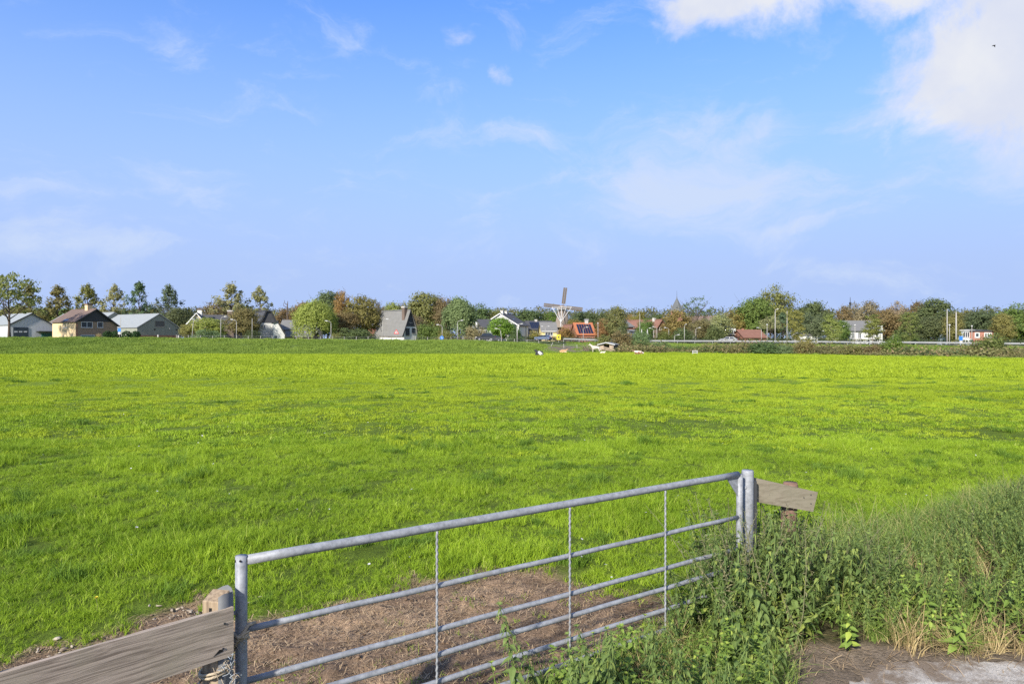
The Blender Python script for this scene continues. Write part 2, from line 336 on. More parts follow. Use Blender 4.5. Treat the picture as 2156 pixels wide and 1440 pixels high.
def build_ground():
    xs = axis(-6000, 6000, -4.4, 4.6, .045, 1.09, 900); ys = axis(-2500, 9000, 3.6, 7.6, .045, 1.07, 900)
    # keep the far bank well resolved
    ys = np.array(sorted(set(list(ys[ys < 100]) + list(np.arange(100, 200, 2.2)) + list(ys[ys > 200]))))
    X, Y = np.meshgrid(xs, ys); Z = hgt(X, Y)
    nx, ny = len(xs), len(ys); idx = np.arange(nx * ny).reshape(ny, nx)
    q = np.stack([idx[:-1, :-1], idx[:-1, 1:], idx[1:, 1:], idx[1:, :-1]], -1).reshape(-1, 4)
    me = np_mesh('ground', np.stack([X, Y, Z], -1).reshape(-1, 3), [(4, q)], M_ground, smooth=True)
    x = X.ravel(); y = Y.ravel()
    c = np.tile(np.array([.085, .125, .014]), (len(x), 1))  # near turf base: shade between tufts put into the colour, along with thatch
    def blend(c, m, col): return c * (1 - m[:, None]) + np.array(col) * m[:, None]
    c = blend(c, sstep(12, 40, y), (.14, .20, .016)); c = blend(c, sstep(120, 132, y), (.09, .13, .025))
    px = x / np.maximum(y, 1) * F + CX
    scr = sstep(1120, 1170, px) * (1 - sstep(1225, 1250, px)) * sstep(130, 136, y) * (1 - sstep(150, 160, y)); c = blend(c, scr, (.16, .135, .09))
    c = blend(c, sstep(160, 200, y), (.07, .085, .03))
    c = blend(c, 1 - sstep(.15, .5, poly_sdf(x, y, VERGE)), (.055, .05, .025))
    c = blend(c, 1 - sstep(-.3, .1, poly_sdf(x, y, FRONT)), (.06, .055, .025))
    m = mud_mask(x, y); c = blend(c, m, (.18, .125, .083)); c = blend(c, m * sstep(.44, .62, fbm(x, y, 1.3, 31)) * .85, (.29, .205, .135))
    c = blend(c, soil_mask(x, y), (.16, .127, .095))
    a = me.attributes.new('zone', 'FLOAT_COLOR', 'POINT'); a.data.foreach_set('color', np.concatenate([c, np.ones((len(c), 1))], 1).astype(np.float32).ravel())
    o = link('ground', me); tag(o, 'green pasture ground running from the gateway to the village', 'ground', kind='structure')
build_ground()

# ------------------------------------------------------------------ grass
def blades(n, pos, hts, w, lean=0.5, seg=3, seed=0, droop=0.25, bias=None):
    """n curved tapering blades at pos (n,2) -> verts, faces, v"""
    r = np.random.default_rng(seed); ang = r.random(n) * 2 * np.pi; side = np.stack([np.cos(ang), np.sin(ang)], -1)
    la = r.random(n) * 2 * np.pi; ld = np.stack([np.cos(la), np.sin(la)], -1) * (r.random(n) ** .7 * lean)[:, None]
    if bias is not None: ld = ld + bias
    w = np.broadcast_to(np.asarray(w, float), (n,)) * (0.7 + .6 * r.random(n)); hts = np.asarray(hts)
    rows = []
    for k in range(seg + 1):
        t = k / seg; c = np.concatenate([pos + ld * (hts * (t ** 1.8))[:, None], (hts * (t - droop * t * t * np.linalg.norm(ld, axis=1) / max(lean, 1e-3)))[:, None]], 1)
        if k < seg:
            ww = (w * (1 - .75 * t ** 1.5) * .5)[:, None]; rows.append(c - np.concatenate([side * ww, np.zeros((n, 1))], 1)); rows.append(c + np.concatenate([side * ww, np.zeros((n, 1))], 1))
        else: rows.append(c)
    V = np.stack(rows, 1); m = V.shape[1]; base = np.arange(n)[:, None] * m
    q = [base + np.array([2 * k, 2 * k + 1, 2 * k + 3, 2 * k + 2]) for k in range(seg - 1)]
    t3 = base + np.array([2 * seg - 2, 2 * seg - 1, 2 * seg])
    fs = ([(4, np.concatenate(q))] if q else []) + [(3, t3)]
    return V.reshape(-1, 3), fs, np.repeat(r.random(n), m)
def patch(name, size, n, hlo, hhi, w, mat, seed, seg=3, lean=.6, tufts=14, sig=.09, share=.7):
    r = np.random.default_rng(seed); k = int(n * share)
    tc = (r.random((tufts, 2)) - .5) * size * 1.05; th = .55 + 1.0 * r.random(tufts); ti = r.integers(0, tufts, k)
    p1 = tc[ti] + r.normal(0, sig * size, (k, 2)); h1 = (hlo + (hhi - hlo) * r.random(k)) * th[ti]
    p2 = (r.random((n - k, 2)) - .5) * size * 1.1; h2 = hlo + (hhi - hlo) * r.random(n - k) * .7
    la = r.random(tufts) * 6.283; tl = np.stack([np.cos(la), np.sin(la)], 1) * (lean * .55 * r.random(tufts))[:, None]; bias = np.concatenate([tl[ti], np.zeros((n - k, 2))])
    V, fs, v = blades(n, np.concatenate([p1, p2]), np.concatenate([h1, h2]), w, lean * .8, seg, seed, bias=bias)
    tc_ = r.random(tufts); tv = np.concatenate([tc_[ti], .25 + .3 * r.random(n - k)]); v = v * .35 + .65 * np.repeat(tv, len(v) // n)
    return np_mesh(name, V, fs, mat, v)
def scatter(name, pts, rot, scl, idx, meshes, label, cat=None, kind='stuff', parent=None):
    """one object that sets copies of small plants on points"""
    src = bpy.data.collections.new(name + '_plants')
    for i, me in enumerate(meshes):
        src.objects.link(bpy.data.objects.new('%s_plant_%02d' % (name, i), me))
    n = len(pts); me = bpy.data.meshes.new(name); me.vertices.add(n); me.vertices.foreach_set('co', np.asarray(pts, np.float32).ravel())
    a = me.attributes.new('rot', 'FLOAT_VECTOR', 'POINT'); a.data.foreach_set('vector', np.asarray(rot, np.float32).ravel())
    a = me.attributes.new('scl', 'FLOAT_VECTOR', 'POINT'); scl = np.asarray(scl, np.float32); scl = np.repeat(scl[:, None], 3, 1) if scl.ndim == 1 else scl; a.data.foreach_set('vector', scl.ravel())
    a = me.attributes.new('idx', 'INT', 'POINT'); a.data.foreach_set('value', np.asarray(idx, np.int32))
    o = link(name, me, parent)
    ng = bpy.data.node_groups.new(name, 'GeometryNodeTree'); ng.interface.new_socket('Geometry', in_out='INPUT', socket_type='NodeSocketGeometry'); ng.interface.new_socket('Geometry', in_out='OUTPUT', socket_type='NodeSocketGeometry')
    N = ng.nodes; L = ng.links; gi = N.new('NodeGroupInput'); go = N.new('NodeGroupOutput'); ip = N.new('GeometryNodeInstanceOnPoints'); ci = N.new('GeometryNodeCollectionInfo')
    ci.inputs['Collection'].default_value = src; ci.inputs['Separate Children'].default_value = True; ci.inputs['Reset Children'].default_value = True
    def attr(nm, ty):
        q = N.new('GeometryNodeInputNamedAttribute'); q.data_type = ty; q.inputs['Name'].default_value = nm; return q.outputs['Attribute']
    L.new(gi.outputs[0], ip.inputs['Points']); L.new(ci.outputs[0], ip.inputs['Instance']); ip.inputs['Pick Instance'].default_value = True
    L.new(attr('idx', 'INT'), ip.inputs['Instance Index']); L.new(attr('scl', 'FLOAT_VECTOR'), ip.inputs['Scale'])
    e = N.new('FunctionNodeEulerToRotation'); L.new(attr('rot', 'FLOAT_VECTOR'), e.inputs[0]); L.new(e.outputs[0], ip.inputs['Rotation'])
    L.new(ip.outputs[0], go.inputs[0])
    md = o.modifiers.new('plants', 'NODES'); md.node_group = ng
    return tag(o, label, cat, kind=kind)
def slope_rot(x, y, spin, e=0.6):
    gx = (hgt(x + e, y) - hgt(x - e, y)) / (2 * e); gy = (hgt(x, y + e) - hgt(x, y - e)) / (2 * e)
    rot = np.zeros((len(x), 3))
    for i in range(len(x)):
        q = Vector((-gx[i], -gy[i], 1)).to_track_quat('Z', 'Y').to_matrix() @ Matrix.Rotation(spin[i], 3, 'Z'); rot[i] = q.to_euler()
    return rot
def jgrid(x0, x1, y0, y1, st, seed, keep):
    r = np.random.default_rng(seed); gx, gy = np.meshgrid(np.arange(x0, x1, st), np.arange(y0, y1, st)); x = gx.ravel() + (r.random(gx.size) - .5) * st; y = gy.ravel() + (r.random(gx.size) - .5) * st
    k = keep(x, y, r); return x[k], y[k], r

M_rank = mat_leaf('rank_grass', (.065, .14, .012), (.19, .30, .034), .34, nscale=1.2, c3=(.24, .34, .08), n2amt=.4)
M_grass = mat_leaf('pasture_grass', (.098, .19, .012), (.395, .54, .036), .38, nscale=.9, c3=(.50, .54, .14), n2amt=.60)
M_far = mat_leaf('pasture_grass_far', (.21, .295, .014), (.42, .515, .036), .36, nscale=.55, n2amt=.62)
M_dike = mat_leaf('bank_grass', (.11, .185, .028), (.27, .36, .06), .30, nscale=.12, n2amt=.6)
M_tall = mat_leaf('tall_verge_grass', (.085, .16, .022), (.27, .36, .085), .34, nscale=.8, c3=(.42, .36, .16), n2amt=.4)
M_dry = mat_leaf('dry_grass', (.30, .22, .10), (.48, .38, .19), .25, nscale=2.0)
M_straw = mat_leaf('straw', (.17, .11, .06), (.54, .40, .24), .12, nscale=3.0, n2amt=.3)
def inside(m): return lambda x, y: np.abs(x) < .79 * y + m
def fence_d(x, y): return None
grass_no = lambda x, y: np.maximum.reduce([mud_mask(x, y), soil_mask(x, y), 1 - sstep(-.25, .05, poly_sdf(x, y, VERGE)), (poly_sdf(x, y, VERGE) < .4) * (y < 5.6) * (x > 1.5) * 1.0, 1 - sstep(-.2, .05, poly_sdf(x, y, FRONT))])
def build_grass():
    # close turf: small tufts one can see
    p0 = [patch('turf', .42, 430, .03, .085, .0046, M_grass, 100 + i, lean=1.25, tufts=34, sig=.032, share=.82) for i in range(7)]
    p0 += [patch('tuft', .30, 300, .05, .13, .0060, M_rank, 120 + i, lean=1.2, tufts=9, sig=.10, share=.95) for i in range(3)]
    def keep(x, y, r): return (np.abs(x) < .80 * y + 1.0) & (r.random(len(x)) > grass_no(x, y) * .985) & (y > 2.5) & (r.random(len(x)) > .08 + .36 * sstep(.57, .70, fbm(x, y, 2.3, 90)))
    x, y, r = jgrid(-13, 13, 2.5, 15.5, .24, 5, keep)
    tall = fbm(x, y, .9, 8); hump = sstep(.5, .72, tall)
    n = len(x); idx = np.where(r.random(n) < .01 + .33 * sstep(.60, .74, fbm(x, y, 1.1, 88)), r.integers(7, 10, n), r.integers(0, 7, n))
    s = (.75 + .5 * r.random(n)) * (.85 + .35 * hump); s3 = np.stack([s, s, s * (.8 + .6 * hump + .2 * r.random(n))], 1)
    scatter('meadow_grass', np.stack([x, y, hgt(x, y) - .005], 1), slope_rot(x, y, r.random(n) * 6.28, .25), s3, idx, p0, 'short bright green pasture grass behind the gate', 'grass')
    # middle distance
    p1 = [patch('turf', 1.1, 760, .035, .085, .012, M_grass if i < 4 else M_far, 140 + i, lean=1.2, tufts=30, sig=.035, seg=2) for i in range(7)]
    p1 += [patch('tuft', .55, 330, .07, .14, .012, M_rank, 150 + i, lean=1.1, tufts=6, sig=.12, share=.9, seg=2) for i in range(3)]
    def keep1(x, y, r): return (np.abs(x) < .79 * y + 2) & (grass_no(x, y) < .5) & (r.random(len(x)) > .02 + .04 * sstep(.58, .72, fbm(x, y, .9, 91)))
    x, y, r = jgrid(-40, 40, 14.5, 48, .78, 6, keep1); n = len(x)
    hump = sstep(.55, .75, fbm(x, y, .35, 8)); far_ = r.random(n) < .25 + .75 * sstep(12, 34, y); idx = np.where(r.random(n) < .015 + .13 * sstep(.58, .72, fbm(x, y, .55, 89)), r.integers(7, 10, n), np.where(far_, r.integers(4, 7, n), r.integers(0, 4, n))); s = .8 + .5 * r.random(n)
    scatter('meadow_grass', np.stack([x, y, hgt(x, y) - .01], 1), slope_rot(x, y, r.random(n) * 6.28), np.stack([s, s, s * (.8 + .6 * hump)], 1), idx, p1, 'bright green pasture grass across the middle of the meadow', 'grass')
    # far pasture and the bank
    p2 = [patch('turf', 3.4, 900, .05, .20, .05, M_far, 160 + i, lean=1.2, tufts=44, sig=.022, seg=2, share=.6) for i in range(5)]
    edge = lambda x, y: np.interp(x / y, [ux(p) for p in (-700, 0, 1000, 1110, 1200, 1300, 1620, 1880, 2156, 2900)], [124, 124, 124, 126, 132, 136, 124, 106, 94, 80]) + 2.0 * (fbm(x, y, .25, 77) - .5) * 2
    x, y, r = jgrid(-115, 115, 47, 138, 2.3, 7, lambda x, y, r: (np.abs(x) < .79 * y + 4) & (y < edge(x, y))); n = len(x); s = .8 + .5 * r.random(n)
    scatter('meadow_grass', np.stack([x, y, hgt(x, y) - .02], 1), slope_rot(x, y, r.random(n) * 6.28, 1.5), s, r.integers(0, 5, n), p2, 'yellow green far stretch of the pasture grass', 'grass')
    p3 = [patch('turf', 2.4, 700, .12, .30, .05, M_dike, 180 + i, lean=.8, tufts=22, sig=.06, seg=2) for i in range(5)]
    def keepb(x, y, r):
        px = x / y * F + CX; e = edge(x, y); scrape = (px > 1140) & (px < 1245) & (r.random(len(x)) < .8)
        return (np.abs(x) < .79 * y + 4) & (y > e - 1) & (y < np.where(px < 1200, 150, e + 46)) & ~scrape
    x, y, r = jgrid(-125, 125, 78, 186, 1.7, 8, keepb); n = len(x); s = .8 + .6 * r.random(n)
    scatter('bank_grass', np.stack([x, y, hgt(x, y) - .03], 1), slope_rot(x, y, r.random(n) * 6.28, 1.2), s, r.integers(0, 5, n), p3, 'rough darker green grass on the low bank beyond the pasture', 'grass')
build_grass()
# ------------------------------------------------------------------ roads, trees
def gz(x, y): return float(hgt(np.array([x]), np.array([y]))[0])
M_asph = mat_solid('asphalt', (.16, .16, .16), .9, .15, 2.0, bump=.2)
M_galv_far = mat_solid('guardrail_steel', (.27, .275, .28), .5, .1, 1.0)
M_white = mat_solid('white_paint', (.42, .42, .41), .6, .06, 1.0)
M_polew = mat_solid('pale_pole', (.30, .29, .265), .6, .08, 1.0)
M_conc = mat_solid('concrete', (.40, .38, .35), .9, .12, 2.0)
M_dark = mat_solid('dark_trim', (.035, .037, .04), .6, .1, 2.0)
M_bark = mat_solid('bark', (.085, .065, .05), .95, .25, 6.0, bump=.5)
M_barkl = mat_solid('pale_bark', (.22, .19, .15), .95, .2, 6.0, bump=.4)
ROAD = [(at(p, HY, D)[0], D) for p, D in ((900, 205), (1080, 193), (1300, 181), (1620, 166), (1880, 153), (2156, 140), (2500, 128), (3000, 115))]
def along(P, st):
    out = []
    for (a, b) in zip(P[:-1], P[1:]):
        n = max(1, int(math.hypot(b[0] - a[0], b[1] - a[1]) / st))
        out += [(a[0] + (b[0] - a[0]) * i / n, a[1] + (b[1] - a[1]) * i / n) for i in range(n)]
    return out + [P[-1]]
def offs(P, d):
    out = []
    for i, p in enumerate(P):
        a = P[max(0, i - 1)]; b = P[min(len(P) - 1, i + 1)]; t = Vector((b[0] - a[0], b[1] - a[1])).normalized(); out.append((p[0] - t.y * d, p[1] + t.x * d))
    return out
def ribbon(name, P, w, mat, dz, label):
    A = offs(P, w / 2); B = offs(P, -w / 2); m = MB(); n = len(P)
    for i, p in enumerate(P):
        z = h_base(p[0], p[1]) + dz; m.v += [(A[i][0], A[i][1], float(z)), (B[i][0], B[i][1], float(z))]
    m.f = [(2 * i, 2 * i + 1, 2 * i + 3, 2 * i + 2) for i in range(n - 1)]
    return tag(m.build(name, mat), label, 'road', kind='structure')
RP = along(ROAD, 4.0)
ribbon('road', RP, 9.0, M_asph, .35, 'grey asphalt main road behind the guardrail')
for d in (-3.9, 0.1, 3.9):
    m = MB(); A = offs(RP, d + .09); B = offs(RP, d - .09)
    for i in range(len(RP) - 1):
        if d == 0.1 and i % 2: continue
        z0 = float(h_base(*RP[i])) + .355; z1 = float(h_base(*RP[i + 1])) + .355
        m.poly([(*A[i], z0), (*B[i], z0), (*B[i + 1], z1), (*A[i + 1], z1)])
    tag(m.build('road_marking', M_white), kind='structure')
DP = along([(-160, 152), (-100, 151), (-50, 152), (-8, 154), (4, 160), (14, 172)], 4.0)
ribbon('lane', DP, 4.2, M_asph, .08, 'narrow asphalt lane along the top of the bank')
def guardrail():
    P = along([p for p in offs(RP, -6.2) if p[0] > 12], 4.0); g = empty('guardrail', (P[0][0], P[0][1], gz(*P[0])), 0, 'long galvanised crash barrier along the near side of the main road', 'guardrail')
    m = MB(); o = Vector(g.location)
    def row(z): return [Vector((p[0], p[1], float(h_base(*p)) + z)) - o for p in P]
    m2 = MB(); prof = [(0, .42), (.05, .48), (.0, .55), (.05, .66), (0, .74)]
    Q = offs(P, -.1)
    for k, (dx, z) in enumerate(prof): 
        Pk = offs(P, -dx); m2.v += [tuple(Vector((p[0], p[1], float(h_base(*p)) + .35 + z - .1)) - o) for p in Pk]
    n = len(P)
    for k in range(len(prof) - 1):
        m2.f += [(k * n + i, k * n + i + 1, (k + 1) * n + i + 1, (k + 1) * n + i) for i in range(n - 1)]
    b = m2.build('rail_beam', M_galv_far, g)
    sm = b.modifiers.new('thickness', 'SOLIDIFY'); sm.thickness = .03
    pm = MB().box(-.05, .05, .0, .12, -.6, .62).mesh('post', M_galv_far)
    for p in P[::1]:
        if p[0] > 110: continue
        link('post', pm, g, tuple(Vector((p[0], p[1] + .06, float(h_base(*p)) + .1)) - o))
guardrail()

M_leaf = mat_leaf('tree_leaf', (.84, .86, .78), (1.34, 1.36, 1.2), .54, objcol=True, nscale=.35, n2amt=.45)
def leaf_quads(C, Nn, size, seed, asp=.62):
    r = np.random.default_rng(seed); n = len(C); Nn = Nn / np.maximum(np.linalg.norm(Nn, axis=1, keepdims=True), 1e-6)
    t = np.cross(Nn, r.normal(size=(n, 3))); t /= np.maximum(np.linalg.norm(t, axis=1, keepdims=True), 1e-6); b = np.cross(Nn, t); s = (size * (.65 + .7 * r.random(n)))[:, None]
    V = np.stack([C - t * s, C + b * s * asp, C + t * s, C - b * s * asp], 1); q = np.arange(4 * n).reshape(n, 4); return V.reshape(-1, 3), q, np.repeat(r.random(n), 4)
def crown_mesh(name, kind, seed, hh=10.0, rad=4.5, nclump=110, per=55, leaf=.24, mat=None):
    """crown of a tree hh tall: leaf clumps through the volume, open between them"""
    r = np.random.default_rng(seed); C = []; Nn = []
    if kind == 'round':
        cz, rz = hh * .54, hh * .47
        lob = r.normal(size=(9, 3)); lob /= np.linalg.norm(lob, axis=1, keepdims=True); lw = .22 + .34 * r.random(9)
        for _ in range(nclump):
            d = r.normal(size=3); d /= np.linalg.norm(d); bulge = 1 + np.max(lw * np.clip((lob @ d - .55) / .45, 0, 1)) - .20
            q = (.35 + .65 * r.random() ** .45) * bulge * .86
            c = np.array([d[0] * rad * q, d[1] * rad * q, cz + d[2] * rz * q]); cr = (.10 + .10 * r.random()) * rad
            k = r.normal(size=(per, 3)) * np.array([1, 1, .62]) * cr; C.append(c + k); Nn.append(k / cr * .8 + d * .7 + r.normal(size=(per, 3)) * .55 + np.array([0, 0, .35]))
    elif kind == 'poplar':
        for _ in range(nclump):
            t = r.random() ** .8; z = hh * (.12 + .88 * t); rr = rad * np.interp(t, [0, .25, .5, .8, 1], [.75, 1.0, .82, .42, .08]) * (.25 + .75 * r.random() ** .5); w = r.random() * 6.283; rr = rr * (.75 + .5 * math.sin(w * 2 + z * 1.7 + seed) ** 2)
            c = np.array([math.cos(w) * rr, math.sin(w) * rr, z + rr * .35]); cr = (.06 + .06 * r.random()) * rad * 2.0
            k = r.normal(size=(per, 3)) * np.array([.6, .6, 1.0]) * cr * .6; C.append(c + k); d = np.array([math.cos(w), math.sin(w), .3]); Nn.append(k / cr + d * .7 + r.normal(size=(per, 3)) * .6)
    elif kind == 'willow':
        for _ in range(nclump):
            w = r.random() * 6.283; q = r.random() ** .5; top = hh * (1.0 - .30 * q * q) * (.9 + .1 * r.random()); rr = rad * q * .93; ln = hh * (.22 + .5 * r.random()) * (.55 + .45 * q)
            t = r.random(per); z = top - ln * t; out = rr + rad * .09 * np.sin(np.clip(t * 2, 0, 1) * 1.57)
            wob = r.normal(size=(per, 3)) * np.array([.09, .09, .12]) * rad * .75; z = np.maximum(z, hh * .03)
            C.append(np.stack([np.cos(w) * out, np.sin(w) * out, z], 1) + wob); Nn.append(np.array([math.cos(w), math.sin(w), .15]) * .9 + r.normal(size=(per, 3)) * .45)
    elif kind == 'sparse':
        cz, rz = hh * .62, hh * .40
        for _ in range(nclump):
            d = r.normal(size=3); d[2] = abs(d[2]) * 1.0 - .35; d /= np.linalg.norm(d); q = .45 + .55 * r.random() ** .6
            c = np.array([d[0] * rad * q, d[1] * rad * q, cz + d[2] * rz * q]); cr = (.05 + .06 * r.random()) * rad
            k = r.normal(size=(per, 3)) * np.array([1, 1, .5]) * cr; C.append(c + k); Nn.append(k / cr * .8 + r.normal(size=(per, 3)) * .8 + np.array([0, 0, .4]))
    elif kind == 'bush':
        for _ in range(nclump):
            d = r.normal(size=3); d[2] = abs(d[2]); d /= np.linalg.norm(d); q = (.3 + .7 * r.random() ** .5) * (.72 + .38 * r.random())
            c = np.array([d[0] * rad * q, d[1] * rad * q, hh * .06 + d[2] * hh * .92 * q]); cr = (.10 + .10 * r.random()) * rad
            k = r.normal(size=(per, 3)) * np.array([1, 1, .75]) * cr; kk = c + k; kk[:, 2] = np.maximum(kk[:, 2], .02); C.append(kk); Nn.append(k / cr * .8 + d * .6 + r.normal(size=(per, 3)) * .6 + np.array([0, 0, .3]))
    elif kind == 'ball':
        for _ in range(nclump):
            d = r.normal(size=3); d /= np.linalg.norm(d); q = .80 + .2 * r.random(); c = np.array([d[0] * rad * q, d[1] * rad * q, hh - rad + d[2] * rad * q])
            k = r.normal(size=(per, 3)) * rad * .07; C.append(c + k); Nn.append(d + r.normal(size=(per, 3)) * .45)
    C = np.concatenate(C); Nn = np.concatenate(Nn); V, q, v = leaf_quads(C, Nn, leaf, seed + 1)
    return np_mesh(name, V, [(4, q)], mat or M_leaf, v)
def trunk_mesh(name, kind, seed, hh=10.0, rad=4.5, mat=None, thick=.22, fork=.3, twigs=3):
    r = random.Random(seed); m = MB()
    top = hh * (.8 if kind != 'poplar' else .93)
    pts = [Vector((r.uniform(-.02, .02) * hh * (i / 6), r.uniform(-.02, .02) * hh * (i / 6), top * i / 6 - .25 * (i == 0))) for i in range(7)]
    m.tube(pts, [thick * (1.35 if i == 0 else 1) * (1 - .85 * i / 6) for i in range(7)], 7)
    nb = {'round': 13, 'sparse': 15, 'poplar': 16, 'willow': 9}.get(kind, 6)
    for b in range(nb):
        f = fork + (.78 - fork) * (b + .5) / nb; base = pts[0].lerp(pts[6], f); w = b * 2.4 + r.uniform(-.4, .4); rise = r.uniform(.5, 1.1) if kind != 'poplar' else 1.6
        L_ = rad * r.uniform(.65, .95) * (1 - .45 * f if kind in ('poplar',) else 1.0)
        P = [base + Vector((math.cos(w), math.sin(w), rise * .7)) * (L_ * t) + Vector((0, 0, L_ * .22 * t * t)) for t in (0, .35, .7, 1)]
        P = [p if i == 0 else p + Vector((r.uniform(-.06, .06), r.uniform(-.06, .06), 0)) * rad for i, p in enumerate(P)]
        r0 = thick * .5 * (1 - .6 * f); m.tube(P, [r0, r0 * .7, r0 * .4, r0 * .12], 5, cap=False)
        for q in range(twigs):
            a = P[1 + q % 2].lerp(P[2 + q % 2], r.random()); w2 = w + r.uniform(-1.1, 1.1); L2 = L_ * r.uniform(.3, .5)
            T = [a, a + Vector((math.cos(w2), math.sin(w2), .55)) * L2 * .5, a + Vector((math.cos(w2), math.sin(w2), .8)) * L2]
            m.tube(T, [r0 * .35, r0 * .22, r0 * .08], 4, cap=False)
    return m.mesh(name, mat or M_bark, True)
KIND = {}
def make_kinds():
    for i in range(5): KIND['round%d' % i] = (crown_mesh('crown', 'round', 200 + i, 10, 4.5, 150, 48, .215), trunk_mesh('trunk', 'round', 200 + i), 10, 4.6)
    for i in range(3): KIND['dense%d' % i] = (crown_mesh('crown', 'round', 240 + i, 10, 4.4, 230, 44, .20), trunk_mesh('trunk', 'round', 240 + i), 10, 4.5)
    for i in range(4): KIND['poplar%d' % i] = (crown_mesh('crown', 'poplar', 210 + i, 10, 2.5, 85, 30, .15), trunk_mesh('trunk', 'poplar', 210 + i, 10, 2.2, thick=.16), 10, 2.2)
    for i in range(3): KIND['street%d' % i] = (crown_mesh('crown', 'round', 260 + i, 10, 2.6, 85, 40, .17), trunk_mesh('trunk', 'round', 260 + i, 10, 2.5, M_barkl, .13, .35), 10, 2.7)
    KIND['willow0'] = (crown_mesh('crown', 'willow', 220, 10, 5.0, 330, 46, .19), trunk_mesh('trunk', 'willow', 220, thick=.34), 10, 5.0)
    KIND['willow1'] = (crown_mesh('crown', 'willow', 221, 10, 3.6, 230, 46, .19), trunk_mesh('trunk', 'willow', 221, thick=.25), 10, 3.6)
    for i in range(3): KIND['sparse%d' % i] = (crown_mesh('crown', 'sparse', 230 + i, 10, 4.6, 110, 22, .19), trunk_mesh('trunk', 'sparse', 230 + i, thick=.26, twigs=6), 10, 4.6)
    KIND['bare0'] = (crown_mesh('crown', 'sparse', 238, 10, 4.6, 60, 14, .17), trunk_mesh('trunk', 'sparse', 238, thick=.24, twigs=11), 10, 4.6)
    for i in range(4): KIND['bush%d' % i] = (crown_mesh('crown', 'bush', 250 + i, 10, 6.5, 120, 44, .34), trunk_mesh('trunk', 'bush', 250 + i, 9, 5.5, thick=.2, fork=.05), 10, 6.6)
make_kinds()
GREEN = dict(olive=(0.212, 0.215, 0.081), green=(0.157, 0.208, 0.06), bright=(0.178, 0.269, 0.054), dark=(0.129, 0.168, 0.075), blue=(0.15, 0.195, 0.114), grey=(0.301, 0.304, 0.155), brown=(0.239, 0.19, 0.092), red=(0.211, 0.157, 0.087), orange=(0.285, 0.185, 0.078), yellow=(0.257, 0.241, 0.081), wil=(0.274, 0.316, 0.094), pink=(0.308, 0.241, 0.168), sage=(0.192, 0.242, 0.121))
_tr = random.Random(11)
def tree(kind, px, D, ytop, wpx, col, label, cat='tree', name=None, group=None, base=None, rz=None):
    if kind[-1] not in '0123456789': kind += str(_tr.randrange(len([k for k in KIND if k.startswith(kind) and k[len(kind):].isdigit()])))
    cm, tm, hh, rad = KIND[kind]; x = ux(px) * D; z0 = (gz(x, D) if base is None else base) - .05
    ht = H - (ytop - HY) / F * D - z0; sz = ht / hh; sx = max(.3, (wpx / 2 / F * D) / rad)
    if name is None: name = {'poplar': 'poplar_tree', 'willow': 'willow_tree', 'bush': 'shrub', 'bare': 'bare_tree', 'street': 'street_tree'}.get(kind.rstrip('0123456789'), 'tree')
    r = empty(name, (x, D, z0), _tr.random() * 6.28 if rz is None else rz, label, cat, group)
    r.scale = (sx, sx, sz)
    c = link('crown', cm, r); c.color = (*[v * _tr.uniform(.9, 1.1) for v in GREEN[col]], 1); link('trunk', tm, r)
    return r
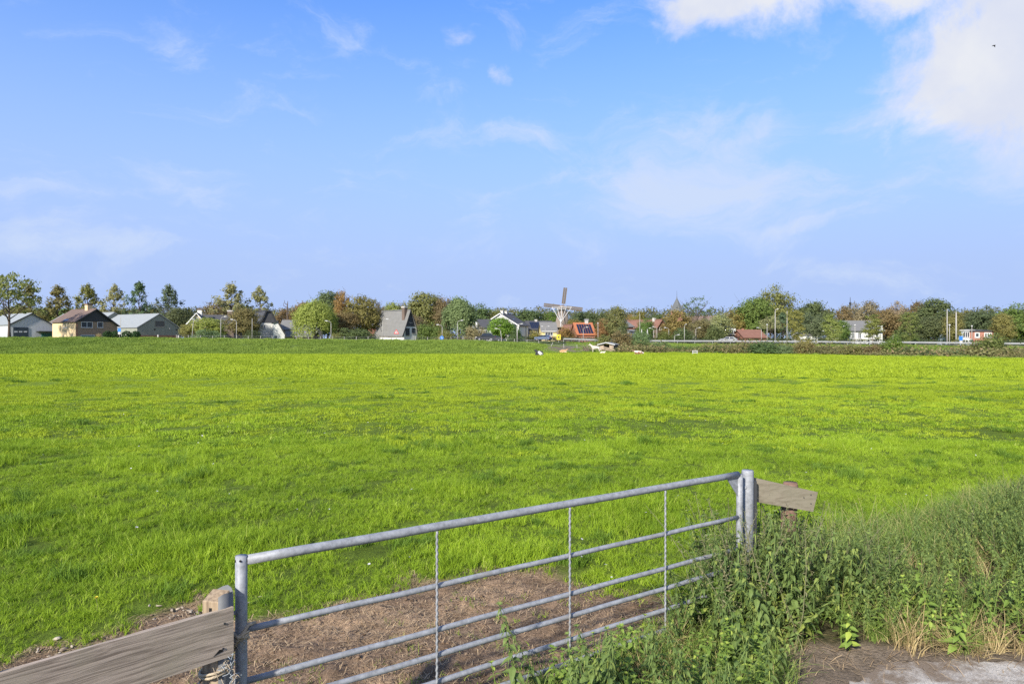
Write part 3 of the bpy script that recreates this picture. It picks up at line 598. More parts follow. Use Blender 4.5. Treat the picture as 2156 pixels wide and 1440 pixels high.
TREES = [
 ('sparse0', 20, 157, 571, 105, 'olive', 'big half-bare tree in front of the white barn'),
 ('poplar0', 62, 236, 605, 63, 'olive', 'poplar rising above the ridge of the white barn'),
 ('poplar1', 122, 240, 604, 75, 'olive', 'broad poplar between white barn and brown roofed house'),
 ('poplar2', 183, 236, 602, 63, 'olive', 'poplar directly behind the brown roof chimney'),
 ('poplar3', 240, 238, 602, 61, 'grey', 'poplar above the gap of the twin sheds'),
 ('poplar0', 294, 235, 598, 58, 'blue', 'blue green poplar above the first twin shed roof'),
 ('poplar2', 355, 240, 604, 56, 'blue', 'thin blue green poplar behind the second twin shed gable'),
 ('poplar1', 488, 236, 599, 78, 'grey', 'tall broad poplar behind the cream gabled cottage'),
 ('poplar3', 548, 240, 606, 61, 'grey', 'poplar behind the white mansard farmhouse'),
 ('dense', 30, 250, 640, 90, 'olive', 'low dense tree under the poplars by the barn'),
 ('dense', 98, 255, 646, 80, 'olive', 'dense tree crown between two poplars near the barn'),
 ('dense', 150, 255, 648, 70, 'green', 'dense crown peeping over the brown house roof'),
 ('dense', 212, 252, 650, 70, 'olive', 'dense crown beside the brown house chimney'),
 ('dense', 268, 250, 648, 70, 'olive', 'dense crown behind the first shed ridge'),
 ('dense', 325, 252, 646, 80, 'olive', 'dense crown behind the second shed ridge'),
 ('dense', 372, 226, 648, 62, 'dark', 'dark green tree at the far end of the twin sheds'),
 ('round', 400, 250, 650, 60, 'olive', 'tree crown above the cream gable peak'),
 ('round', 398, 163, 682, 40, 'yellow', 'yellow green small tree beside the twin shed corner'),
 ('round', 438, 163, 671, 80, 'wil', 'yellow green bushy tree covering the cream cottage'),
 ('bush', 436, 156, 694, 62, 'sage', 'grey green rounded shrub on the bank before the cream cottage'),
 ('round', 516, 164, 652, 74, 'brown', 'brownish tree half hiding the mansard roof'),
 ('bush', 532, 158, 694, 40, 'dark', 'dark shrub at the foot of the white gable wall'),
 ('round', 455, 300, 630, 66, 'red', 'russet tree crown on the skyline left of the tall broad poplar'),
 ('dense', 515, 300, 636, 60, 'olive', 'round olive crown between the two cottage poplars'),
 ('willow0', 663, 165, 633, 88, 'wil', 'weeping willow hanging to the ground beside the grey farm roof'),
 ('dense', 690, 242, 612, 80, 'dark', 'tall dark oak rising behind the willow'),
 ('round', 722, 236, 615, 44, 'orange', 'orange brown narrow tree touching the dark oak'),
 ('round', 640, 232, 640, 70, 'orange', 'orange autumn tree peeping out behind the willow'),
 ('round', 600, 236, 652, 50, 'red', 'russet tree around the dead trunk'),
 ('round', 568, 240, 662, 50, 'green', 'green crown beside the mansard roof ridge'),
 ('round', 764, 178, 627, 80, 'olive', 'loose olive tree beside the A-frame house'),
 ('round', 728, 172, 655, 56, 'brown', 'brown tinted tree next to the willow'),
 ('round', 795, 222, 639, 46, 'red', 'reddish crown behind the A-frame ridge end'),
 ('bush', 750, 160, 690, 90, 'dark', 'dark wide shrub under the loose olive tree'),
 ('bush', 712, 159, 700, 40, 'olive', 'small olive shrub between willow and brown tree'),
 ('round', 826, 235, 640, 54, 'wil', 'yellow green crown right above the A-frame ridge'),
 ('round', 846, 238, 638, 34, 'red', 'small russet crown beside the A-frame chimney'),
 ('dense', 893, 226, 615, 92, 'olive', 'highest rounded tree behind the A-frame gable'),
 ('round', 936, 222, 624, 54, 'red', 'russet tree between the highest tree and the drooping tree'),
 ('willow1', 967, 172, 625, 72, 'sage', 'drooping grey green tree beside the dark roofed bungalow'),
 ('bush', 905, 166, 678, 62, 'green', 'green shrub against the A-frame gable'),
 ('bush', 938, 160, 694, 44, 'olive', 'small shrub by the blue round sign'),
 ('bush', 1000, 168, 684, 54, 'grey', 'grey green shrub before the dark roofed bungalow'),
 ('round', 870, 200, 665, 60, 'brown', 'brown crown squeezed behind the A-frame gable'),
 ('dense', 1056, 172, 668, 64, 'bright', 'bright green bushy tree before the tall white house'),
 ('bush', 1085, 170, 690, 36, 'dark', 'dark shrub between the bright tree and tall white house'),
 ('dense', 1010, 440, 645, 74, 'dark', 'dark wood edge crown above the bungalow'),
 ('dense', 1055, 435, 651, 60, 'olive', 'rust tipped crown above the bright green tree'),
 ('dense', 1112, 440, 652, 84, 'dark', 'large dark crown between tall white house and windmill'),
 ('dense', 1158, 445, 656, 50, 'green', 'green crown touching the windmill tower'),
 ('dense', 1228, 435, 656, 80, 'dark', 'broad dark crown beyond the windmill tail'),
 ('dense', 1268, 430, 656, 56, 'dark', 'low dark crown beyond the orange roof'),
 ('bush', 1126, 203, 695, 26, 'yellow', 'little yellow shrub before the solar roof house'),
 ('bush', 1190, 203, 688, 46, 'orange', 'copper coloured shrub between two roofs under the windmill'),
 ('round', 1208, 238, 671, 38, 'yellow', 'yellowing tree at the foot of the windmill'),
 ('round', 1272, 208, 672, 46, 'orange', 'orange tree beside the orange tiled roof'),
 ('round', 1299, 190, 648, 54, 'olive', 'tall loose tree between orange roof and grey brick house'),
 ('bush', 1310, 184, 684, 34, 'dark', 'dark shrub at the grey brick house'),
 ('round', 1345, 232, 654, 46, 'yellow', 'yellow olive crown above the grey brick house'),
 ('round', 1330, 300, 660, 56, 'orange', 'orange crown on the skyline above the grey brick house'),
 ('round', 1359, 192, 672, 44, 'green', 'green tree before the red roofed house'),
 ('dense', 1385, 262, 661, 52, 'dark', 'dark crown behind the red roof'),
 ('round', 1424, 202, 654, 74, 'yellow', 'yellow brown tree below the church spire'),
 ('bare0', 1466, 235, 624, 66, 'dark', 'nearly bare round tree beside the church spire'),
 ('round', 1478, 190, 670, 54, 'brown', 'brown thin tree before the church nave'),
 ('bush', 1436, 187, 690, 50, 'dark', 'dark shrub below the yellow brown tree'),
 ('bush', 1400, 188, 696, 46, 'green', 'green shrub beside the red roofed house'),
 ('round', 1514, 198, 664, 56, 'grey', 'grey green tree at the end of the church nave'),
 ('bush', 1503, 186, 684, 44, 'dark', 'dark shrub beside the white dormer'),
 ('round', 1548, 213, 655, 58, 'yellow', 'yellow green crown behind the white dormer'),
 ('dense', 1584, 214, 622, 84, 'green', 'large green oak above the long brick roof'),
 ('dense', 1630, 226, 610, 84, 'olive', 'tallest oak with thin brown top on the skyline'),
 ('sparse', 1622, 186, 662, 44, 'grey', 'thin grey tree behind the long brick roof'),
 ('poplar', 1648, 190, 660, 38, 'blue', 'pointed bluish tree between the tall lamp masts'),
 ('street0', 1674, 160, 650, 40, 'yellow', 'slim yellow green roadside tree beside the second tall mast'),
 ('dense', 1716, 206, 632, 78, 'dark', 'dark green oak beside the slim yellow green tree'),
 ('round', 1708, 192, 660, 60, 'blue', 'bluish low tree under the dark oak'),
 ('street1', 1750, 158, 655, 46, 'wil', 'roadside tree standing before the dark oak edge'),
 ('round', 1768, 182, 676, 52, 'green', 'green tree against the grey roofed villa'),
 ('round', 1776, 262, 646, 44, 'brown', 'brown crown under the radio mast'),
 ('round', 1822, 272, 636, 70, 'pink', 'pinkish brown crown beyond the grey roofed villa'),
 ('street2', 1837, 155, 660, 44, 'olive', 'roadside tree before the white villa wall'),
 ('round', 1872, 194, 650, 76, 'brown', 'broad yellow brown tree beyond the villa'),
 ('street0', 1916, 152, 654, 46, 'olive', 'roadside tree with pale trunk beyond the villa'),
 ('round', 1886, 282, 639, 54, 'pink', 'pale pinkish crown on the skyline'),
 ('round', 1932, 240, 639, 52, 'red', 'russet crown next to the big dark oak'),
 ('dense', 1966, 222, 628, 80, 'dark', 'big dark oak behind the tall thin lamp mast'),
 ('dense', 1955, 176, 664, 60, 'dark', 'blackish green tree close to the road'),
 ('bush', 1905, 172, 690, 60, 'green', 'green shrub under the broad yellow brown tree'),
 ('round', 2006, 170, 655, 46, 'yellow', 'yellow green tree behind the thick white mast'),
 ('dense', 2062, 212, 655, 84, 'dark', 'dark tree behind the low brick building'),
 ('sparse', 2076, 232, 645, 36, 'dark', 'feathery thin tree top above the brick building'),
 ('round', 2111, 166, 662, 46, 'yellow', 'yellowish tree at the end of the brick building'),
 ('dense', 2142, 176, 646, 84, 'green', 'large green tree at the edge of the picture by the road'),
 ('dense', 2200, 172, 652, 80, 'olive', 'olive tree just past the large green tree'),
 ('round', 2030, 240, 658, 60, 'olive', 'olive crown between masts and dark tree'),
 # thicket between pasture and road
 ('bush0', 1310, 146, 696, 62, 'brown', 'tangled brown shrub behind the animal shelter'),
 ('round', 1350, 143, 700, 46, 'sage', 'thin dark stemmed small tree beside the animal shelter'),
 ('bush', 1272, 152, 704, 44, 'olive', 'leafy shrub above the shelter roof'),
 ('bush', 1385, 140, 718, 70, 'sage', 'low grey green shrub on the ditch side past the small tree'),
 ('bush', 1450, 136, 727, 90, 'green', 'low green bramble mound behind the white rack'),
 ('bush', 1510, 131, 729, 80, 'green', 'low green bramble mound past the white rack'),
 ('bush', 1568, 128, 725, 60, 'brown', 'brownish bramble mound below the silver car'),
 ('bush', 1612, 124, 717, 84, 'dark', 'dark dense shrub below the first tall mast'),
 ('bush', 1655, 121, 725, 50, 'sage', 'sage shrub beside the dark dense shrub'),
 ('bush', 1693, 120, 718, 52, 'brown', 'brown green shrub under the yellow sapling'),
 ('bush', 1740, 117, 729, 70, 'brown', 'low brown weeds below the roadside trees'),
 ('bush', 1795, 114, 727, 70, 'olive', 'low olive weeds before the villa'),
 ('bush', 1840, 112, 723, 54, 'brown', 'brown tinted shrub beside the green roadside shrub'),
 ('bush', 1882, 110, 710, 56, 'green', 'green shrub standing above the guardrail line'),
 ('bush', 1910, 108, 729, 46, 'dark', 'small dark shrub at the meadow corner'),
 ('bush', 1948, 106, 738, 30, 'sage', 'little round weed clump on the open bank'),
 ('bush', 2012, 103, 736, 36, 'sage', 'low weed clump below the thick white mast'),
 ('bush', 2052, 102, 728, 44, 'olive', 'olive shrub leaning on the big ditch shrub'),
 ('bush', 2086, 101, 702, 66, 'green', 'tall ditch shrub before the brick building'),
 ('bush', 2128, 99, 737, 40, 'olive', 'weed clump past the tall ditch shrub'),
 ('bush', 1695, 124, 710, 16, 'yellow', 'bright yellow sapling by the road'),
]
def build_trees():
    for i, t in enumerate(TREES):
        n = 'shrub' if t[0].startswith('bush') else None
        tree(*t, cat='shrub' if t[0].startswith('bush') else 'tree', name=n, group='shrubs round the meadow and village' if n else 'trees of the village skyline')
build_trees()
def far_wood():
    # unbroken wood behind the village, too far to tell the trees apart
    r = np.random.default_rng(90); C = []; Nn = []
    for px in np.arange(-260, 2500, 7.0):
        D = 445 + r.random() * 60; top = 649 + 14 * (fbm(np.array([px]), np.array([0.0]), .02, 5)[0] - .5) * 2 + r.normal() * 2.0 + 7 * math.exp(-((px - 1190) / 90) ** 2); zt = H + (HY - top) / F * D; x = ux(px) * D
        for _ in range(15):
            c = np.array([x + r.normal() * 3.0, D + r.normal() * 5, zt * (.02 + .98 * r.random() ** .8) - 0.8]); k = r.normal(size=(20, 3)) * np.array([1.6, 1.6, 1.2]); C.append(c + k); Nn.append(k + r.normal(size=(20, 3)) * .8 + np.array([0, -.4, .8]))
    V, q, v = leaf_quads(np.concatenate(C), np.concatenate(Nn), .62, 91)
    m = mat_leaf('far_wood_leaf', (.06, .085, .04), (.15, .14, .06), .25, nscale=.05, n2amt=.7)
    tag(link('distant_wood', np_mesh('distant_wood', V, [(4, q)], m, v)), 'dark green far wood forming the skyline behind the village', 'wood', kind='stuff')
far_wood()
def hedge():
    P = [p for p in offs(along(ROAD, 1.0), 9.5)]; r = np.random.default_rng(92); C = []; Nn = []
    for p in P:
        if p[0] < -10 or p[0] > 120: continue
        z = float(h_base(*p)) + .1; n = 60
        k = np.stack([p[0] + r.normal(size=n) * .45, p[1] + r.normal(size=n) * .45, z + (1.15 + .1 * r.random()) * r.random(n) ** .7], 1); C.append(k); Nn.append(r.normal(size=(n, 3)) + np.array([0, -.7, .6]))
    V, q, v = leaf_quads(np.concatenate(C), np.concatenate(Nn), .17, 93); o = link('hedge', np_mesh('hedge', V, [(4, q)], M_leaf, v)); o.color = (.065, .085, .035, 1)
    tag(o, 'long low clipped dark hedge behind the main road', 'hedge')
hedge()
def dead_tree():
    D = 226; x = ux(605) * D; z0 = gz(x, D); t = empty('dead_tree', (x, D, z0), 0, 'bare dead tree trunk standing above the russet trees', 'tree'); top = H + (HY - 634) / F * D - z0
    m = MB().tube([(0, 0, 0), (.1, 0, top * .5), (0, 0, top * .8), (.15, 0, top)], [.45, .35, .22, .08], 6); m.build('trunk', M_bark, t)
    for w, z, l in ((.3, .78, 1.6), (2.6, .83, 1.5), (3.4, .9, 1.0)):
        MB().tube([(0, 0, top * z), (math.cos(w) * l, .3, top * z + .6), (math.cos(w) * l * 1.1, .4, top * z + 1.6)], [.16, .1, .05], 5).build('limb', M_bark, t)
dead_tree()

# ------------------------------------------------------------------ buildings
M_glass = mat_glass('window_glass', (.045, .055, .07), .12)
M_glassg = mat_glass('green_glass', (.16, .24, .22), .2)
M_frame = mat_solid('white_frame', (.60, .60, .58), .5, .04, 1)
M_plw = mat_solid('white_plaster', (.58, .58, .55), .85, .07, .8)
M_plg = mat_solid('grey_white_cladding', (.46, .47, .48), .8, .1, .6, stretch=(4, 4, .4))
M_cream = mat_solid('cream_plaster', (.60, .46, .27), .85, .06, .7)
M_tanb = mat_rows('tan_brick', (.23, .165, .11), (.30, .215, .145), .12, 'Z', bump=.1)
M_redb = mat_rows('red_brick', (.22, .10, .07), (.30, .15, .11), .12, 'Z', bump=.1)
M_darkb = mat_rows('dark_brick', (.10, .075, .06), (.15, .11, .09), .12, 'Z', bump=.1)
M_rbrown = mat_rows('brown_tiles', (.105, .075, .062), (.16, .115, .095), .34, 'Z', bump=.5)
M_rdark = mat_rows('dark_tiles', (.045, .046, .05), (.075, .076, .082), .34, 'Z', bump=.5)
M_rgrey = mat_rows('grey_tiles', (.125, .125, .12), (.18, .178, .17), .34, 'Z', bump=.5)
M_rred = mat_rows('red_tiles', (.15, .075, .055), (.22, .115, .085), .34, 'Z', bump=.5)
M_rorange = mat_rows('orange_tiles', (.31, .11, .05), (.38, .145, .068), .34, 'Z', bump=.4)
M_corr = mat_rows('corrugated_sheet', (.20, .22, .225), (.27, .29, .295), .5, 'X', bump=.5)
M_shedg = mat_solid('grey_green_sheet', (.235, .25, .20), .8, .13, .5, stretch=(5, 5, .35))
M_thatch = mat_rows('thatch', (.15, .125, .10), (.24, .20, .165), .5, 'Z', bump=.5)
M_solar = mat_glass('solar_glass', (.014, .018, .035), .25)
M_slate = mat_rows('spire_slate', (.075, .08, .08), (.13, .138, .14), .5, 'Z', bump=.3)
M_wood = mat_solid('grey_wood', (.15, .125, .10), .9, .2, 2, stretch=(1, 1, 6))
M_teal = mat_solid('teal_paint', (.06, .17, .15), .6, .1, 1)
M_doorb = mat_solid('blue_black_door', (.03, .045, .06), .5, .1, 1)
M_plblue = mat_solid('pale_blue_paint', (.42, .50, .58), .7, .06, 1)
M_salmon = mat_rows('salmon_brick', (.33, .15, .11), (.42, .20, .15), .12, 'Z', bump=.1)

class House:
    def __init__(s, name, label, cat, pxL, pxC, pxR, D, a, ye, yr, ridge='s', wall=None, roof=None, A=None, B=None, oh=.35, th=.18, prof=None, base=None, wall_top=None, group=None):
        a = R(a); s.a = a; ca, sa = math.cos(a), math.sin(a); xc = ux(pxC) * D; uR, uL = ux(pxR), ux(pxL)
        s.A = A if A else (uR * D - xc) / (ca - uR * sa); s.B = B if B else (uL * D - xc) / (-sa - uL * ca)
        z0 = (gz(xc, D) if base is None else base) - .25; s.z0 = z0; s.D = D; s.loc = Vector((xc, D, z0))
        s.root = empty(name, s.loc, a, label, cat, group); s.ridge = ridge; W = s.A if ridge == 's' else s.B; Ln = s.B if ridge == 's' else s.A; s.W, s.L = W, Ln
        Dap = D + (W / 2 * sa if ridge == 's' else W / 2 * ca)
        s.ze = H - (ye - HY) / F * D - z0; s.zr = H - (yr - HY) / F * Dap - z0
        s.prof = [(t * W, (s.ze + (s.zr - s.ze) * f)) for t, f in (prof or [(0, 0), (.5, 1), (1, 0)])]
        s.oh = oh; s.th = th; s.roof_o = None
        if wall: s.walls(wall)
        if roof: s.roof(roof)
    def P(s, t, r, z): return (t, r, z) if s.ridge == 's' else (r, t, z)
    def walls(s, mat, name='wall'):
        pts = [(0, 0)] + [(max(0, min(s.W, t)), z) for t, z in s.prof] + [(s.W, 0)]
        MB().prism([s.P(t, 0, z) for t, z in pts], Vector(s.P(0, s.L, 0))).build(name, mat, s.root)
    def outline(s, off):
        pr = [Vector(p) for p in s.prof]; d0 = (pr[0] - pr[1]).normalized(); d1 = (pr[-1] - pr[-2]).normalized()
        pr = [pr[0] + d0 * s.oh] + pr[1:-1] + [pr[-1] + d1 * s.oh]
        out = []
        for i, p in enumerate(pr):
            n = Vector((0, 0))
            if i > 0: d = (p - pr[i - 1]).normalized(); n += Vector((-d.y, d.x))
            if i < len(pr) - 1: d = (pr[i + 1] - p).normalized(); n += Vector((-d.y, d.x))
            n = n.normalized() * (1.0 if 0 < i < len(pr) - 1 else 1)
            out.append(p + n * off)
        return out
    def roof(s, mat):
        a = s.outline(s.th + .02); b = s.outline(.02); pts = a + b[::-1]
        s.roof_o = MB().prism([s.P(p.x, -s.oh, p.y) for p in pts], Vector(s.P(0, s.L + 2 * s.oh, 0))).build('roof', mat, s.root)
        # ridge cap
        k = max(range(len(a)), key=lambda i: a[i].y); c = a[k]
        MB().prism([s.P(c.x - .22, -s.oh - .02, c.y - .10), s.P(c.x, -s.oh - .02, c.y + .10), s.P(c.x + .22, -s.oh - .02, c.y - .10)], Vector(s.P(0, s.L + 2 * s.oh + .04, 0))).build('ridge_cap', mat, s.roof_o)
        return s
    def verge(s, mat, w=.28, both=False):
        a = s.outline(s.th + .04); b = s.outline(s.th + .04 - w); pts = a + b[::-1]
        MB().prism([s.P(p.x, -s.oh - .08, p.y) for p in pts], Vector(s.P(0, .06, 0))).build('bargeboard', mat, s.root)
        return s
    def gable(s, mat, z=None, name='gable_cladding'):
        z = s.ze if z is None else z; pr = s.prof; pts = []
        for i, (t, h) in enumerate(pr):
            if i and (h >= z) != (pr[i - 1][1] >= z):
                f = (z - pr[i - 1][1]) / (h - pr[i - 1][1]); pts.append((pr[i - 1][0] + f * (t - pr[i - 1][0]), z))
            if h >= z: pts.append((t, h))
        MB().prism([s.P(t, -.06, h) for t, h in pts], Vector(s.P(0, .05, 0))).build(name, mat, s.root); return s
    def hit(s, face, px, py, off=0.0):
        ca, sa = math.cos(s.a), math.sin(s.a); o = Vector((0, 0, H)) - s.loc; d = Vector((ux(px), 1, -(py - HY) / F))
        lo = Vector((o.x * ca + o.y * sa, -o.x * sa + o.y * ca, o.z)); ld = Vector((d.x * ca + d.y * sa, -d.x * sa + d.y * ca, d.z))
        t = (off - lo.y) / ld.y if face == 'R' else (off - lo.x) / ld.x
        return lo + ld * t
    def rect(s, face, x1, x2, y1, y2):
        p = s.hit(face, x1, y1); q = s.hit(face, x2, y2); k = 0 if face == 'R' else 1
        u0, u1 = sorted((p[k], q[k])); z0, z1 = sorted((p.z, q.z)); return u0, u1, max(z0, .05), z1
    def slab(s, m, face, u0, u1, z0, z1, d0, d1):
        if face == 'R': m.box(u0, u1, -d1, -d0, z0, z1)
        else: m.box(-d1, -d0, u0, u1, z0, z1)
        return m
    def window(s, face, x1, x2, y1, y2, mull=1, frame=None, glass=None, name='window', fw=.10, sill=True):
        u0, u1, z0, z1 = s.rect(face, x1, x2, y1, y2); m = MB()
        s.slab(m, face, u0, u1, z1 - fw, z1, .0, .09); s.slab(m, face, u0, u1, z0, z0 + fw, .0, .09)
        n = mull + 1
        for i in range(n):
            c = u0 + (u1 - u0 - fw) * i / mull; s.slab(m, face, c, c + fw, z0 + fw, z1 - fw, .0, .088)
        w = m.build(name, frame or M_frame, s.root)
        for i in range(mull):
            c0 = u0 + (u1 - u0 - fw) * i / mull + fw; c1 = u0 + (u1 - u0 - fw) * (i + 1) / mull
            s.slab(MB(), face, c0, c1, z0 + fw, z1 - fw, .0, .03).build('pane', glass or M_glass, w)
        if sill: s.slab(MB(), face, u0 - .08, u1 + .08, z0 - .1, z0, .0, .14).build('sill', M_conc, w)
        return w
    def panel(s, face, x1, x2, y1, y2, mat, name, d0=.0, d1=.07):
        u0, u1, z0, z1 = s.rect(face, x1, x2, y1, y2); return s.slab(MB(), face, u0, u1, z0, z1, d0, d1).build(name, mat, s.root)
    def chimney(s, t, r, w, up, mat, cap=None, dn=1.5):
        x, y, _ = s.P(t * s.W, r * s.L, 0); top = s.zr + up
        c = MB().box(x - w / 2, x + w / 2, y - w / 2, y + w / 2, s.zr - dn, top).build('chimney', mat, s.roof_o or s.root)
        if cap: MB().box(x - w / 2 - .12, x + w / 2 + .12, y - w / 2 - .12, y + w / 2 + .12, top, top + .35).build('chimney_cap', cap, s.roof_o or s.root)
        return s
    def on_roof(s, seg, r0, r1, f0, f1, nr, nf, mat, name, gap=.06, lift=.1, part=None):
        """panels lying on one roof slope"""
        a = s.outline(s.th + .02); p, q = a[seg], a[seg + 1]; d = (q - p); n = Vector((-d.y, d.x)).normalized()
        holder = s.roof_o
        for i in range(nr):
            for j in range(nf):
                ra = s.L * (r0 + (r1 - r0) * i / nr) + gap; rb = s.L * (r0 + (r1 - r0) * (i + 1) / nr) - gap
                fa = f0 + (f1 - f0) * j / nf; fb = f0 + (f1 - f0) * (j + 1) / nf; u = p + d * fa + d.normalized() * gap; w = p + d * fb - d.normalized() * gap
                u2 = u + n * lift; w2 = w + n * lift; u = u + n * .01; w = w + n * .01
                MB().prism([s.P(u.x, ra, u.y), s.P(w.x, ra, w.y), s.P(w2.x, ra, w2.y), s.P(u2.x, ra, u2.y)], Vector(s.P(0, rb - ra, 0))).build(name, mat, holder)
    def pipe(s, face, px, y1, y2, mat=None):
        p = s.hit(face, px, y1); q = s.hit(face, px, y2); off = Vector((0, -.1, 0)) if face == 'R' else Vector((-.1, 0, 0))
        MB().tube([p + off, Vector((p.x, p.y, max(q.z, .05))) + off], .07, 6).build('drainpipe', mat or M_rbrown, s.root)

# white barn at the edge
b = House('barn', 'pale corrugated barn with a dark roller door behind the big tree', 'barn', -60, 20, 112, 172, 52, 684, 661, 's', M_plg, M_corr, B=22, oh=.25)
b.verge(M_dark, .3); d = b.panel('R', 28, 60, 689, 711, M_doorb, 'door', 0, .1)
for k in range(3): b.panel('R', 30 + 10 * k, 37 + 10 * k, 697, 700, M_plg, 'door_light', .1, .13)
b.panel('R', 76, 110, 697, 699, M_dark, 'canopy', 0, 2.0)
b.panel('R', 87, 97, 701, 711, M_teal, 'shed_door', .0, .1); b.panel('R', 98, 109, 701, 711, M_teal, 'shed_door', .0, .1)
# two long sheds
g1 = House('shed', 'first grey green twin shed, ridge behind the brown roofed house', 'shed', 60, 190, 288, 196, 58, 690, 659, 's', M_shedg, M_corr, B=30, oh=.2)
g1.window('R', 232, 250, 674, 688, 1, M_wood, mat_solid('boarded_window', (.13, .12, .10), .8))
g1.verge(M_galv_far, .2); g1.panel('R', 263, 265, 685, 687, M_white, 'wall_lamp', 0, .2); 
g2 = House('shed', 'second grey green twin shed with red brick plinth and louvred gable window', 'shed', 240, 289, 378, 186, 58, 690, 662, 's', M_shedg, M_corr, B=22, oh=.2)
g2.window('R', 327, 346, 676, 688, 1, M_wood, mat_solid('louvre', (.10, .10, .09), .8)); g2.verge(M_galv_far, .2)
g2.panel('R', 291, 377, 706, 716, M_redb, 'brick_plinth', 0, .12); g2.panel('R', 324, 328, 692, 695, M_dark, 'vent'); g2.panel('R', 370, 374, 693, 696, M_dark, 'vent'); g2.panel('R', 356, 358, 691, 693, M_white, 'wall_lamp', 0, .2)
# cream and brown house
c = House('house', 'cream and tan brick house with black gable boards and brown tiled roof', 'house', 111, 160, 247, 168, 60, 677, 652, 's', M_tanb, M_rbrown, oh=.45, prof=[(0, 0), (.47, 1), (1, -.28)])
c.gable(M_dark, c.ze + .05); c.verge(M_dark, .3)
u = MB(); u.box(-.05, -.002, 0, c.B, 0, c.ze - .05); u.build('plaster_wall', M_cream, c.root)
c.window('R', 171, 195, 677.5, 690, 2); c.window('R', 205, 217, 678, 690, 1); c.window('L', 134, 142, 677.5, 690, 1); c.window('R', 170, 199, 705, 714, 1, M_frame, M_glassg)
c.chimney(.47, .30, 1.25, 1.25, M_cream, M_rbrown); c.pipe('R', 162, 680, 712, M_rred); c.on_roof(0, .35, .55, .08, .2, 1, 1, M_glass, 'roof_window', .02, .1)
# cream gabled cottage behind the small tree
k = House('cottage', 'cream gabled cottage with dark roof and white chimney behind yellow green trees', 'house', 395, 395, 432, 176, 20, 681, 660, 's', M_cream, M_rdark, B=13, oh=.4)
k.verge(M_frame, .3); k.window('R', 410, 418, 668, 677, 1); k.window('R', 384 + 6, 400, 705, 716, 2); k.chimney(.5, .75, 1.1, 1.3, M_plw, M_darkb)
k2 = House('farmhouse', 'dark brick low house with dark roof beside the cream cottage', 'house', 418, 420, 492, 186, 8, 682, 665, 'g', M_darkb, M_rdark, B=9, oh=.4)
k2.chimney(.5, .78, 1.3, 1.2, M_darkb, M_conc)
# white mansard farmhouse
w = House('farmhouse', 'white farmhouse with dark mansard roof and black edge boards', 'house', 500, 541, 589, 170, 30, 700, 655, 's', M_plw, M_rdark, B=14, oh=.3, prof=[(0, 0), (.14, .42), (.40, 1), (.60, 1), (.86, .42), (1, 0)])
w.verge(M_dark, .4); w.gable(M_rdark, w.ze + (w.zr - w.ze) * .45, 'roof_hip')
w.window('R', 549, 559, 683, 692, 2); w.window('R', 545, 553, 709, 716, 2); w.window('R', 556, 566, 709, 716, 2); w.panel('R', 577, 582, 706, 716, M_doorb, 'door')
w2 = House('farm_wing', 'white lean-to wing with sloping black edge beside the mansard farmhouse', 'house', 570, 575, 600, 168, 22, 704, 677, 's', M_plw, M_rdark, B=9, oh=.25, prof=[(0, .9), (.35, 1), (1, 0)])
w2.verge(M_dark, .35); w2.panel('R', 578, 583, 707, 717, M_doorb, 'door')
v = House('farm_barn', 'long grey tiled barn roof between white farmhouse and willow', 'barn', 582, 590, 668, 182, 6, 694, 676, 'g', M_cream, M_rgrey, B=9, oh=.5)
v2 = House('farm_shed', 'low grey roofed shed in front of the long grey barn', 'shed', 594, 598, 660, 172, 5, 709, 699, 'g', M_darkb, M_rgrey, B=6, oh=.4)
# A-frame house
f = House('house', 'A-frame house with steep grey roof, dark gable and chimney', 'house', 790, 847, 877, 170, 50, 706, 654, 's', M_plw, M_rgrey, oh=.35, prof=[(0, 0), (.10, .16), (.52, 1), (.93, .32), (1, 0)])
f.gable(M_rdark, f.ze + (f.zr - f.ze) * .36); f.verge(M_dark, .3)
f.window('R', 854, 862, 691, 706, 1, M_dark); f.window('R', 867.5, 874, 691, 702, 1, M_dark); f.window('R', 861, 867, 672, 679, 1, M_dark)
f.chimney(.40, .12, 1.0, .7, M_darkb, M_conc, 3.5); f.panel('L', 792, 846, 706.5, 709, M_rred, 'brick_band', 0, .2)
def low_wall(px1, px2, D, y1, mat, label, name='garden_wall'):
    x0, x1 = ux(px1) * D, ux(px2) * D; z0 = gz(x0, D) - .3; z1 = H - (y1 - HY) / F * D
    o = MB().box(0, x1 - x0, 0, .25, 0, z1 - z0).build(name, mat, None, loc=(x0, D, z0)); 
    tag(o, label, 'wall'); MB().box(-.04, x1 - x0 + .04, -.05, .3, z1 - z0 + .002, z1 - z0 + .08).build('coping', M_conc, o)
low_wall(777, 800, 164, 709, M_plw, 'white garden wall at the corner of the A-frame house'); low_wall(814, 851, 164, 711, M_plw, 'white garden wall under the A-frame gable')
hh = House('shed', 'small white roofed shed between the loose olive tree and A-frame', 'shed', 765, 767, 792, 190, 10, 690, 684, 'g', M_redb, M_white, B=5, oh=.3)
